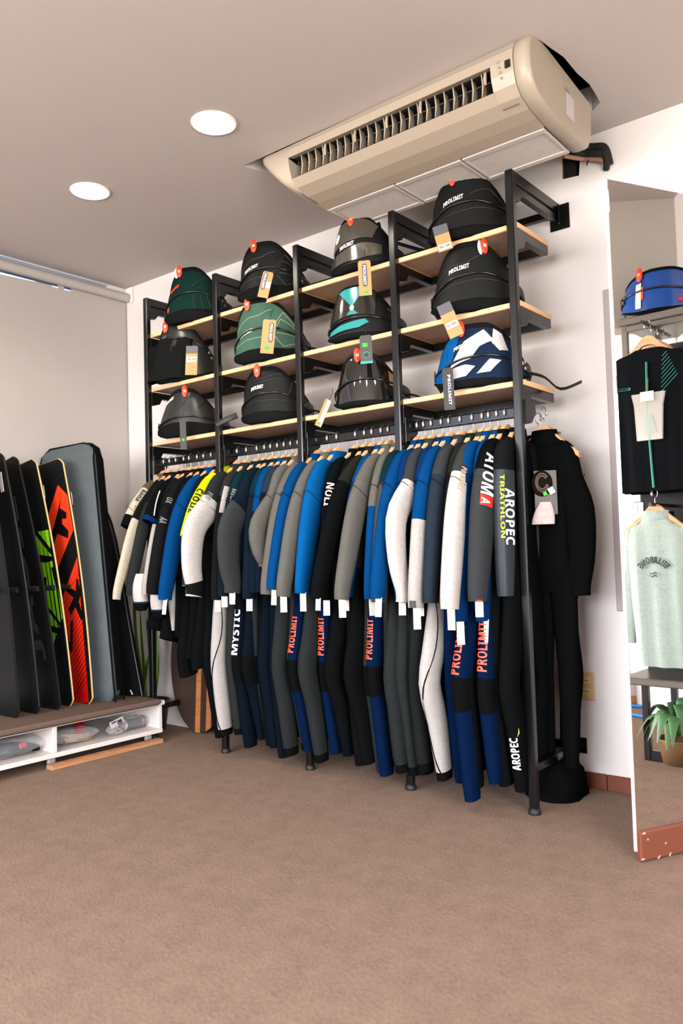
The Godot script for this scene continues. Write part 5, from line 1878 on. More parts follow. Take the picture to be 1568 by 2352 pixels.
func harness(desc: String, x: float, shelf: float, o: Dictionary) -> Node3D:
	var turn: float = o.get("turn", -0.15) + 0.45
	x += o.get("shift", 0.045)
	var t := thing("waist_harness", desc, "harness", Vector3(x, shelf + 0.001, o.get("z", -0.005)), turn, "waist harnesses on the shelves")
	if o.has("tip"):
		t.rotation.x = o.tip
	var P := har_place(o)
	var main: Material = o.main
	var pad := cloth("har_pad", Color(0.085, 0.09, 0.09), 0.8)
	var trim := mat("har_trim", Color(0.05, 0.053, 0.055), 0.5)
	var th := 0.030
	var prof := []
	for q in [[0.05, -0.010], [0.035, -0.004], [0.04, 0.0]]:
		prof.append(q)
	for i in 11:
		prof.append([0.06 + 0.86 * i / 10.0, 0.0])
	for q in [[0.96, -0.004], [0.975, -0.012], [0.97, -0.022], [0.93, -th]]:
		prof.append(q)
	for i in 6:
		prof.append([0.85 - 0.78 * i / 5.0, -th])
	obj("shell", done(band(P, -1.75, 1.75, prof, 56)), main, t)
	# padded roll under the back and a bound upper edge
	var lip: float = o.get("lip", 0.17)
	obj("lumbar_pad", done(band(P, -1.35, 1.35, [[0.0, -0.02], [0.0, -0.002], [0.02, 0.003], [lip * 0.5, 0.006], [lip * 0.85, 0.004], [lip, -0.002], [lip, -0.03], [0.03, -0.035]], 44)), o.get("pad", pad), t)
	obj("top_binding", done(band(P, -1.75, 1.75, [[0.90, 0.001], [0.91, 0.004], [0.96, 0.003], [0.985, -0.004], [0.99, -0.014], [0.975, -0.028], [0.93, -0.033], [0.90, -0.031]], 44)), o.get("bind", pad), t)
	# elastic cord round the middle with its glints of hardware
	var cv: float = o.get("cord", 0.47)
	if cv > 0.0:
		obj("cord", done(line_on(P, [Vector2(-1.7, cv - 0.05), Vector2(-0.9, cv - 0.03), Vector2(0.0, cv + 0.03), Vector2(0.8, cv + 0.05), Vector2(1.5, cv + 0.06)], 0.0045, 0.005, 8)), mat("cord_gloss", Color(0.04, 0.045, 0.045), 0.2), t)
	for sm in o.get("seams", []):
		obj("seam_line", done(line_on(P, sm, 0.0028, 0.0)), o.get("seam_mat", trim), t)
	for pn in o.get("panels", []):
		var st := stool()
		wrap_poly(st, PackedVector2Array(pn[0]), P, 0.0022 + (pn[2] if pn.size() > 2 else 0.0))
		obj(pn[3] if pn.size() > 3 else "panel", done(st), pn[1], t)
	# side wing with webbing and buckle
	var st: SurfaceTool
	for s in [1.0, -1.0]:
		st = stool()
		var pts := []
		for i in 6:
			pts.append(P.call(s * (1.25 + i * 0.12), 0.42, 0.008))
		pts.append(P.call(s * 1.85, 0.40, 0.0) + Vector3(-0.01 * s, -0.03, -0.03))
		tube(st, pts, 0.020, 8, 0.14, Vector3.UP)
		obj("webbing", done(st), trim, t)
	st = stool()
	for k in 2:
		var c: Vector3 = P.call(1.12 + 0.07 * k, cv + 0.05 - 0.14 * k, 0.008)
		bx(st, c, Vector3(0.016, 0.018, 0.010), 0.003, Basis(Vector3.UP, 1.1))
	obj("buckle", done(st), mat("har_metal", Color(0.50, 0.48, 0.42), 0.25, 0.9), t)
	if o.get("tail", 0.0) > 0.0:
		st = stool()
		var e: Vector3 = P.call(1.6, 0.35, 0.0)
		tube(st, smooth_pts([e, e + Vector3(0.06, -0.02, -0.02), e + Vector3(0.12, -0.075, -0.005), e + Vector3(0.20, -e.y + 0.012 - 0.0, -0.02)]), 0.013, 8, 0.12, Vector3(0, 0.3, 1))
		obj("strap_tail", done(st), trim, t)
	# oval size tag on the upper edge
	if o.has("tag_at"):
		st = stool()
		var c: Vector3 = P.call(o.tag_at, 0.90, 0.012)
		var b := Basis(Vector3.UP, o.tag_at * 0.8 + o.get("tag_turn", 0.5)) * Basis(Vector3.RIGHT, -0.12)
		var rings := []
		for q in [[0.001, -0.003], [0.75, -0.003], [0.97, -0.001], [1.0, 0.001], [0.9, 0.003], [0.001, 0.003]]:
			rings.append(ell(c + b * Vector3(0, 0, q[1]), b * Vector3.RIGHT, b * Vector3.UP, 0.0155 * q[0], 0.034 * q[0], 20, 2.0))
		loft(st, rings, true, 0)
		var tg := obj("size_tag", done(st), mat("tag_orange", Color(0.95, 0.26, 0.12), 0.45), t)
		lettering("size_letter", o.get("size_letter", "M"), 0.012, 0.014, mat("ink_white"), tg, flat_place(Transform3D(b, c + b * Vector3(0, 0, 0.0032)), 0.012, 0.014))
		if o.has("white_tag"):
			st = stool()
			rings = []
			var c2: Vector3 = c + b * Vector3(-0.016, -0.006, -0.006)
			for q in [[0.001, -0.002], [1.0, -0.001], [1.0, 0.001], [0.001, 0.002]]:
				rings.append(ell(c2 + b * Vector3(0, 0, q[1]), b * Vector3.RIGHT, b * Vector3.UP, 0.012 * q[0], 0.030 * q[0], 18, 2.0))
			loft(st, rings, true, 0)
			obj("white_tag", done(st), mat("card_white"), t)
	for lg in o.get("logos", []):
		# text, angle, height, width in m, letter height in m, material
		var H: float = o.get("h", 0.27)
		var ax: float = o.get("ax", 0.165)
		var a0: float = lg[1]
		var v0: float = lg[2]
		var rise: float = lg[6] if lg.size() > 6 else 0.0
		lettering("logo", lg[0], lg[3], lg[4], lg[5], t, func(px: float, py: float, out: float) -> Vector3: return P.call(a0 + px / ax, v0 + (py + px * rise) / H, out + 0.0035))
	return t


func hang_card(t: Node3D, at: Vector3, w: float, h: float, yaw: float, roll: float, m: Material, extras := []) -> void:
	# at: world position of the card's middle; extras: [dx, dy, w, h, material, text]
	var inv := t.transform.affine_inverse()
	var b := inv.basis * (Basis(Vector3.UP, yaw) * Basis(Vector3.BACK, roll))
	var c := inv * at
	var st := stool()
	var p := PackedVector2Array([Vector2(-w / 2, -h / 2), Vector2(w / 2, -h / 2), Vector2(w / 2, h / 2 - 0.008), Vector2(w / 2 - 0.006, h / 2), Vector2(-w / 2 + 0.006, h / 2), Vector2(-w / 2, h / 2 - 0.008)])
	prism(st, p, 0.0018, Transform3D(b, c))
	var card := obj("hang_tag", done(st), m, t)
	st = stool()
	tube(st, smooth_pts([c + b * Vector3(0, h / 2 - 0.004, 0.001), c + b * Vector3(0.004, h / 2 + 0.03, -0.004), c + b * Vector3(0.0, h / 2 + 0.06, -0.03)]), 0.0012, 5)
	obj("tag_string", done(st), mat("har_trim"), card)
	for e in extras:
		st = stool()
		prism(st, rounded(e[2], e[3], minf(e[2], e[3]) * (0.48 if e.size() > 6 else 0.08), 4), 0.0008, Transform3D(b, c + b * Vector3(e[0], e[1], 0.0014)))
		obj("print", done(st), e[4], card)
		if e.size() > 5 and e[5] != "":
			var up: bool = e[3] > e[2]
			var tw: float = (e[3] if up else e[2]) * 0.84
			var thh: float = (e[2] if up else e[3]) * 0.55
			lettering("print_text", e[5], tw, thh, mat("ink_white") if e.size() > 6 else mat("ink_grey"), card, flat_place(Transform3D(b * (Basis(Vector3.BACK, -PI / 2) if up else Basis()), c + b * Vector3(e[0], e[1], 0.002)), tw, thh))


func harnesses() -> void:
	var white := mat("ink_white")
	var orange := mat("ink_orange")
	var kraft := mat("kraft", Color(0.74, 0.54, 0.33), 0.7)
	var label := mat("card_white")
	var greyp := mat("tag_grey", Color(0.30, 0.30, 0.32), 0.6)
	var green := mat("sticker_green")
	var black := cloth("har_black", Color(0.085, 0.09, 0.088), 0.5, 0.25)
	var satin := mat("har_satin", Color(0.12, 0.125, 0.122), 0.32, 0.0, 0.5)
	var dgreen := cloth("har_dark_green", Color(0.075, 0.17, 0.155), 0.75)
	var sage := cloth("har_sage", Color(0.25, 0.36, 0.31), 0.75)
	var sagel := mat("har_sage_line", Color(0.45, 0.50, 0.40), 0.5)
	var hexa := [[Vector2(0.25, 0.30), Vector2(0.55, 0.68), Vector2(0.70, 0.86), Vector2(1.05, 0.80)], [Vector2(0.42, 0.42), Vector2(0.62, 0.70), Vector2(1.0, 0.72), Vector2(1.30, 0.52), Vector2(0.50, 0.44)], [Vector2(0.45, 0.38), Vector2(0.68, 0.22), Vector2(1.1, 0.30)], [Vector2(-0.9, 0.68), Vector2(0.0, 0.70), Vector2(0.40, 0.80)], [Vector2(-0.9, 0.34), Vector2(0.1, 0.36), Vector2(0.35, 0.42)]]
	var t := harness("dark green waist harness with orange lettering, top shelf beside the corner pillar", -1.895, 2.2, {"main": dgreen, "ax": 0.185, "h": 0.30, "lean": 0.17, "lip": 0.22, "turn": -0.05, "tag_at": -0.25, "white_tag": 1, "seams": [[Vector2(0.15, 0.60), Vector2(0.75, 0.92)], [Vector2(0.35, 0.58), Vector2(0.95, 0.88)], [Vector2(0.55, 0.58), Vector2(1.1, 0.82)], [Vector2(0.25, 0.20), Vector2(0.20, 0.46)], [Vector2(0.50, 0.22), Vector2(0.42, 0.48)], [Vector2(0.72, 0.24), Vector2(0.62, 0.48)]], "logos": [["PROLIMIT", -0.62, 0.60, 0.070, 0.014, orange, 0.12], ["W", -0.75, 0.24, 0.018, 0.028, orange]]})
	t = harness("black harness with a draped seat flap and kraft tag, middle shelf by the pillar", -2.01, 1.9, {"main": satin, "ax": 0.19, "h": 0.335, "lean": 0.17, "lip": 0.10, "turn": -0.1, "cord": 0.66, "tag_at": -0.30, "size_letter": "S", "seams": [[Vector2(-0.7, 0.56), Vector2(0.1, 0.60), Vector2(0.7, 0.50)], [Vector2(0.5, 0.75), Vector2(0.8, 0.90)]], "logos": [["PROLIMIT", -0.66, 0.70, 0.075, 0.014, mat("ink_grey"), 0.1]]})
	seat_flap(t)
	hang_card(t, Vector3(-1.77, 1.972, 0.035), 0.062, 0.15, 0.55, -0.06, kraft, [[0.0, 0.055, 0.062, 0.04, greyp, ""], [0.0, 0.005, 0.052, 0.026, label, "29,99"]])
	t = harness("low black harness tipped forward with a black ribbon tag, bottom shelf by the pillar", -1.955, 1.6, {"main": satin, "ax": 0.19, "az": 0.17, "h": 0.265, "lean": 0.23, "lip": 0.30, "turn": 0.0, "cord": 0.36, "tag_at": 0.1, "tail": 1, "seams": [[Vector2(-0.1, 0.55), Vector2(0.35, 0.88)], [Vector2(0.5, 0.60), Vector2(0.75, 0.85)], [Vector2(0.5, 0.60), Vector2(1.0, 0.62)]], "logos": [["PROLIMIT", -0.62, 0.74, 0.062, 0.016, white, 0.12]]})
	hang_card(t, Vector3(-1.835, 1.60, 0.045), 0.034, 0.16, 0.5, 0.02, mat("ribbon_black", Color(0.03, 0.03, 0.03), 0.5), [[0.0, -0.03, 0.012, 0.012, green, ""]])
	t = harness("black harness with stitched hexagon side panel, top shelf of the second bay", -1.345, 2.2, {"main": black, "ax": 0.18, "h": 0.285, "lean": 0.08, "lip": 0.22, "tag_at": -0.20, "turn": -0.12, "seams": hexa, "seam_mat": mat("har_seam", Color(0.15, 0.15, 0.145), 0.4), "logos": [["PROLIMIT", -0.55, 0.50, 0.085, 0.016, white, 0.12]]})
	hang_card(t, Vector3(-1.222, 2.235, 0.045), 0.05, 0.125, 0.6, -0.26, kraft, [[-0.010, 0.015, 0.020, 0.085, greyp, "PROLIMIT", 1], [0.012, 0.0, 0.022, 0.03, label, ""]])
	t = harness("sage green harness with pale stitched hexagon and large kraft tag", -1.375, 1.9, {"main": sage, "ax": 0.19, "h": 0.315, "lean": 0.07, "lip": 0.20, "tag_at": -0.30, "turn": -0.15, "tail": 1, "seams": hexa, "seam_mat": sagel, "logos": [["PROLIMIT", -0.60, 0.43, 0.085, 0.017, white, 0.10]]})
	hang_card(t, Vector3(-1.208, 1.985, 0.05), 0.062, 0.16, 0.6, -0.12, kraft, [[0.012, 0.02, 0.022, 0.095, greyp, "PROLIMIT", 1], [0.0, -0.055, 0.024, 0.016, green, ""]])
	t = harness("black padded harness with long side straps, bottom shelf of the second bay", -1.345, 1.6, {"main": black, "ax": 0.175, "h": 0.275, "lean": 0.06, "lip": 0.20, "tag_at": -0.18, "size_letter": "XL", "turn": -0.12, "tail": 1, "seams": [[Vector2(-0.6, 0.74), Vector2(0.1, 0.78), Vector2(0.55, 0.90)], [Vector2(-0.6, 0.68), Vector2(0.15, 0.72), Vector2(0.6, 0.82)], [Vector2(0.7, 0.50), Vector2(0.85, 0.90)], [Vector2(-0.8, 0.36), Vector2(0.4, 0.38), Vector2(1.0, 0.44)]], "logos": [["PROLIMIT", -0.42, 0.58, 0.072, 0.017, white, 0.06]]})
	var st := stool()
	tube(st, smooth_pts([Vector3(-0.16, 0.05, -0.03), Vector3(-0.20, 0.03, 0.0), Vector3(-0.26, 0.008, 0.0)]), 0.014, 8, 0.2, Vector3.UP)
	obj("strap_end", done(st), mat("har_trim"), t)
	# glossy hard shells
	var carbon := tex_mat("har_carbon", speckle("weave", [[2, 0.6], [4, 0.4]], 0.55, 1.15, 256), 14.0, 0.18, Color(0.30, 0.285, 0.25), 0.6)
	carbon.clearcoat_enabled = true
	carbon.clearcoat = 0.8
	carbon.clearcoat_roughness = 0.08
	t = harness("glossy grey carbon harness with white round badge, top shelf of the third bay", -0.785, 2.2, {"main": black, "ax": 0.165, "h": 0.25, "lean": 0.14, "lip": 0.12, "cord": 0.0, "tag_at": -0.05, "turn": -0.28, "panels": [[[Vector2(-0.85, 0.46), Vector2(0.55, 0.56), Vector2(0.75, 0.90), Vector2(-0.75, 0.88)], carbon, 0.003, "carbon_plate"], [[Vector2(-0.9, 0.14), Vector2(0.2, 0.16), Vector2(0.80, 0.26), Vector2(0.80, 0.48), Vector2(0.2, 0.44), Vector2(-0.35, 0.36), Vector2(-0.9, 0.36)], carbon, 0.003, "carbon_plate"]], "logos": [["PROLIMIT", -0.42, 0.40, 0.078, 0.018, white, 0.12]]})
	var P := har_place({"ax": 0.165, "h": 0.25, "lean": 0.14})
	st = stool()
	var disc := PackedVector2Array()
	for i in 20:
		disc.append(Vector2(-0.55 + cos(TAU * i / 20) * 0.11, 0.68 + sin(TAU * i / 20) * 0.085))
	wrap_poly(st, disc, P, 0.007)
	obj("round_badge", done(st), mat("card_white"), t)
	hang_card(t, Vector3(-0.635, 2.125, 0.05), 0.054, 0.15, 0.5, 0.02, kraft, [[0.0, 0.012, 0.022, 0.10, greyp, "PROLIMIT", 1], [0.004, -0.060, 0.018, 0.012, green, ""]])
	var teal := mat("har_teal", Color(0.12, 0.50, 0.50), 0.2, 0.0, 0.6)
	var gloss := mat("har_gloss", Color(0.055, 0.058, 0.058), 0.06, 0.0, 0.6)
	gloss.clearcoat_enabled = true
	gloss.clearcoat = 1.0
	gloss.clearcoat_roughness = 0.03
	var smoke := mat("har_smoke", Color(0.13, 0.125, 0.115), 0.15, 0.0, 0.6)
	t = harness("black and teal glossy harness with dark tag, middle shelf of the third bay", -0.80, 1.9, {"main": black, "ax": 0.175, "h": 0.245, "lean": 0.14, "lip": 0.10, "cord": 0.33, "turn": -0.25, "panels": [[[Vector2(-0.95, 0.38), Vector2(0.60, 0.42), Vector2(0.66, 0.92), Vector2(-0.75, 0.88)], smoke, 0.002, "hard_plate"], [[Vector2(-0.45, 0.90), Vector2(0.42, 0.93), Vector2(0.02, 0.56)], teal, 0.004, "teal_wedge"], [[Vector2(-0.14, 0.42), Vector2(0.18, 0.42), Vector2(0.02, 0.54)], teal, 0.004, "teal_wedge"], [[Vector2(-0.80, 0.13), Vector2(-0.75, 0.22), Vector2(0.35, 0.32), Vector2(0.45, 0.26), Vector2(0.2, 0.17)], teal, 0.004, "teal_lip"], [[Vector2(0.95, 0.68), Vector2(1.25, 0.68), Vector2(1.25, 0.71), Vector2(0.95, 0.71)], teal, 0.003, "teal_dash"]]})
	st = stool()
	disc = PackedVector2Array()
	for i in 20:
		disc.append(Vector2(0.02 + cos(TAU * i / 20) * 0.065, 0.54 + sin(TAU * i / 20) * 0.055))
	wrap_poly(st, disc, har_place({"ax": 0.175, "h": 0.245, "lean": 0.14}), 0.008)
	obj("round_badge", done(st), mat("badge_pale", Color(0.60, 0.60, 0.56), 0.3), t)
	hang_card(t, Vector3(-0.64, 1.822, 0.05), 0.052, 0.12, 0.5, 0.02, mat("card_dark", Color(0.20, 0.19, 0.18), 0.5), [[-0.004, 0.018, 0.022, 0.016, green, ""], [0.0, -0.056, 0.052, 0.010, mat("ink_teal", Color(0.10, 0.55, 0.52), 0.5), ""], [0.0, -0.024, 0.028, 0.028, mat("ink_teal"), "", 1], [0.0, -0.024, 0.024, 0.024, mat("card_dark"), "", 1]])
	t = harness("mirror-gloss black hard shell harness covered in small highlights, bottom shelf", -0.775, 1.6, {"main": gloss, "ax": 0.165, "h": 0.245, "lean": 0.17, "lip": 0.10, "cord": 0.44, "turn": -0.2, "tag_at": -0.02, "tail": 1, "bind": black, "panels": [[[Vector2(0.85, 0.42), Vector2(1.0, 0.42), Vector2(1.0, 0.80), Vector2(0.85, 0.80)], mat("har_tan", Color(0.55, 0.42, 0.28), 0.3), 0.002, "side_label"]]})
	hang_card(t, Vector3(-0.885, 1.585, 0.05), 0.030, 0.13, 0.9, -0.42, kraft, [[0.004, 0.0, 0.016, 0.12, label, ""], [0.0, -0.052, 0.016, 0.012, green, ""]])
	t = harness("plain black harness with white lettering, top shelf at the open end", -0.235, 2.2, {"main": black, "ax": 0.175, "h": 0.265, "lean": 0.12, "lip": 0.15, "tag_at": -0.22, "size_letter": "S", "turn": -0.18, "seams": [[Vector2(-0.9, 0.33), Vector2(0.0, 0.38), Vector2(1.0, 0.46)], [Vector2(0.2, 0.62), Vector2(0.7, 0.80), Vector2(1.1, 0.74)]], "logos": [["PROLIMIT", -0.46, 0.52, 0.088, 0.018, white, 0.13]]})
	hang_card(t, Vector3(-0.245, 2.19, 0.055), 0.058, 0.105, 0.45, 0.22, kraft, [[0.0, 0.034, 0.058, 0.036, greyp, ""], [0.0, -0.036, 0.050, 0.022, label, "$6,190"]])
	t = harness("black harness with white lettering and twin oval tags, middle shelf at the open end", -0.225, 1.9, {"main": black, "ax": 0.18, "h": 0.285, "lean": 0.12, "lip": 0.17, "tag_at": 0.42, "white_tag": 1, "size_letter": "M", "turn": -0.18, "seams": [[Vector2(-0.9, 0.66), Vector2(0.0, 0.68), Vector2(0.45, 0.80)], [Vector2(-0.9, 0.36), Vector2(0.2, 0.42), Vector2(1.0, 0.46)], [Vector2(1.02, 0.15), Vector2(1.05, 0.85)]], "logos": [["PROLIMIT", -0.42, 0.56, 0.088, 0.018, white, 0.10]], "panels": [[[Vector2(1.30, 0.30), Vector2(1.34, 0.30), Vector2(1.34, 0.60), Vector2(1.30, 0.55)], mat("badge_red"), 0.003, "red_edge"]]})
	hang_card(t, Vector3(-0.225, 1.86, 0.055), 0.056, 0.14, 0.45, 0.36, kraft, [[0.0, 0.05, 0.056, 0.040, greyp, ""], [0.0, -0.020, 0.046, 0.024, label, "$5,990"]])
	# blue, navy and white patterned one
	var navy := cloth("har_navy", Color(0.10, 0.15, 0.23), 0.6)
	var blue := cloth("har_blue", Color(0.05, 0.30, 0.52), 0.55)
	var pale := cloth("har_white", Color(0.72, 0.70, 0.70), 0.6)
	t = harness("navy, blue and white patterned harness with black ribbon tag, bottom shelf at the open end", -0.20, 1.6, {"main": navy, "ax": 0.185, "h": 0.255, "lean": 0.11, "lip": 0.12, "tag_at": -0.30, "size_letter": "S", "turn": -0.1, "tail": 1, "cord": 0.42, "panels": [[[Vector2(-1.3, 0.10), Vector2(-0.62, 0.10), Vector2(-0.50, 0.55), Vector2(-0.30, 0.90), Vector2(-1.3, 0.90)], blue, 0.0, "blue_panel"], [[Vector2(-0.60, 0.34), Vector2(-0.25, 0.70), Vector2(0.20, 0.86), Vector2(0.42, 0.70), Vector2(0.10, 0.60), Vector2(-0.10, 0.42)], pale, 0.001, "white_facet"], [[Vector2(0.42, 0.90), Vector2(0.62, 0.88), Vector2(0.74, 0.62), Vector2(0.52, 0.56), Vector2(0.36, 0.66)], pale, 0.001, "white_facet"], [[Vector2(-0.66, 0.14), Vector2(-0.20, 0.16), Vector2(0.0, 0.30), Vector2(-0.2, 0.34), Vector2(-0.60, 0.32)], pale, 0.001, "white_facet"], [[Vector2(0.02, 0.18), Vector2(0.30, 0.20), Vector2(0.55, 0.40), Vector2(0.30, 0.40)], pale, 0.001, "white_facet"], [[Vector2(1.12, 0.34), Vector2(1.26, 0.34), Vector2(1.26, 0.66), Vector2(1.12, 0.66)], mat("har_trim"), 0.002, "side_loop"], [[Vector2(0.78, 0.30), Vector2(0.92, 0.30), Vector2(0.92, 0.40), Vector2(0.80, 0.40)], mat("har_tan", Color.WHITE), 0.002, "small_badge"]], "logos": [["PROLIMIT", -0.48, 0.60, 0.075, 0.014, white, 0.10]]})
	hang_card(t, Vector3(-0.245, 1.595, 0.05), 0.042, 0.165, 0.45, 0.03, mat("ribbon_black"), [[0.004, -0.005, 0.020, 0.14, mat("ribbon_black"), "PROLIMIT", 1]])


func seat_flap(t: Node3D) -> void:
	# soft seat panel folded open in front of the shell
	var st := stool()
	var rings := []
	for i in 13:
		var f := i / 12.0
		var r := PackedVector3Array()
		for k in 15:
			var a := -1.15 + 1.75 * k / 14.0
			var out := 0.205 + 0.03 * f + 0.016 * sin(k * 1.1 + f * 3.0)
			r.append(Vector3(sin(a) * out - 0.012, 0.215 - 0.205 * f + 0.02 * cos(a * 2.2) * (1.0 - f), cos(a) * out * 0.86 - 0.175))
		for k in 15:
			var a := 0.60 - 1.75 * k / 14.0
			var out := 0.190 + 0.03 * f + 0.016 * sin((14 - k) * 1.1 + f * 3.0)
			r.append(Vector3(sin(a) * out - 0.012, 0.21 - 0.20 * f + 0.02 * cos(a * 2.2) * (1.0 - f), cos(a) * out * 0.86 - 0.175))
		rings.append(r)
	loft(st, rings, true, 0)
	obj("seat_flap", done(st), cloth("har_pad", Color.WHITE), t)


# ---------------------------------------------------------------- standing mirror and what it shows
func mirror() -> void:
	var t := thing("standing_mirror", "tall frameless mirror panel with white edges on a chipped red-brown kick rail", "mirror")
	# X along the glass away from the camera's side, Z out of the glass
	var ang := deg_to_rad(28.0)
	var d := Vector3(sin(ang), 0, -cos(ang))
	var nrm := Vector3(cos(ang), 0, sin(ang))
	t.transform = Transform3D(Basis(d, Vector3.UP, nrm) if d.cross(Vector3.UP).dot(nrm) > 0 else Basis(-d, Vector3.UP, nrm), Vector3(0.469, 0, 0.222))
	var s := 1.0 if d.cross(Vector3.UP).dot(nrm) > 0 else -1.0
	var W := 0.72
	var white := mat("mirror_board", Color(0.86, 0.83, 0.82), 0.5)
	var st := stool()
	bx(st, Vector3(s * W / 2, 1.085, -0.008), Vector3(W, 2.11, 0.010), 0.002)
	obj("back_board", done(st), white, t)
	var silver := mat("mirror_silver", Color(0.93, 0.92, 0.91), 0.015, 1.0)
	st = stool()
	bx(st, Vector3(s * (W / 2 + 0.001), 1.115, -0.001), Vector3(W - 0.005, 2.049, 0.004), 0.0008)
	obj("mirror_glass", done(st), silver, t)
	st = stool()
	bx(st, Vector3(s * (W / 2 + 0.004), 0.048, 0.003), Vector3(W - 0.002, 0.088, 0.020), 0.004)
	var rail := obj("kick_rail", done(st), M["clay"], t)
	st = stool()
	for q in [0.035, 0.105, 0.30, 0.52]:
		lathe(st, [Vector2(0.0045, 0.0), Vector2(0.004, 0.0015), Vector2(0.001, 0.002)], 10, Transform3D(Basis(Vector3.RIGHT, PI / 2), Vector3(s * q, 0.055 + 0.012 * sin(q * 40.0), 0.0125)))
	var sc := obj("screws", done(st), mat("screw_grey", Color(0.55, 0.53, 0.52), 0.4, 0.5), rail)
	sc.set_meta("kind", "stuff")
	st = stool()
	for q in [[0.012, 0.012], [0.020, 0.088], [0.075, 0.008], [0.12, 0.009]]:
		bx(st, Vector3(s * q[0], q[1], 0.0125), Vector3(0.012, 0.005, 0.0016), 0.0005, Basis(Vector3.BACK, q[0] * 9.0))
	var ch := obj("chips", done(st), mat("chip_pale", Color(0.78, 0.60, 0.48), 0.8), rail)
	ch.set_meta("kind", "stuff")
	reflected()


func at_fixture(called: String, label: String, category: String, x: float, y: float, z: float, group := "") -> Node3D:
	var b := Basis(Vector3.UP, deg_to_rad(-53.66))
	return thing(called, label, category, Vector3(1.665, 0, -0.147) + b * Vector3(x, y, z), deg_to_rad(-53.66), group)


func garment(t: Node3D, rows: Array, m: Material, called := "body", hole := true) -> void:
	# rows: [y, half width, half depth, x shift]; the topmost ring is left open for the neck
	var st := stool()
	var rings := []
	for i in 29:
		var q := lerp_row(rows, i / 28.0 * (rows.size() - 1))
		var r := ell(Vector3(q[3], q[0], 0), Vector3.RIGHT, Vector3.BACK, q[1], q[2], 40, 2.5)
		for k in r.size():
			var f := clampf((rows[0][0] - r[k].y) / 0.3, 0.0, 1.0)
			r[k].z += 0.010 * f * sin((r[k].x - q[3]) * 75.0 + i * 0.12)
		rings.append(r)
	loft(st, rings, not hole, 0)
	obj(called, done(st), m, t)


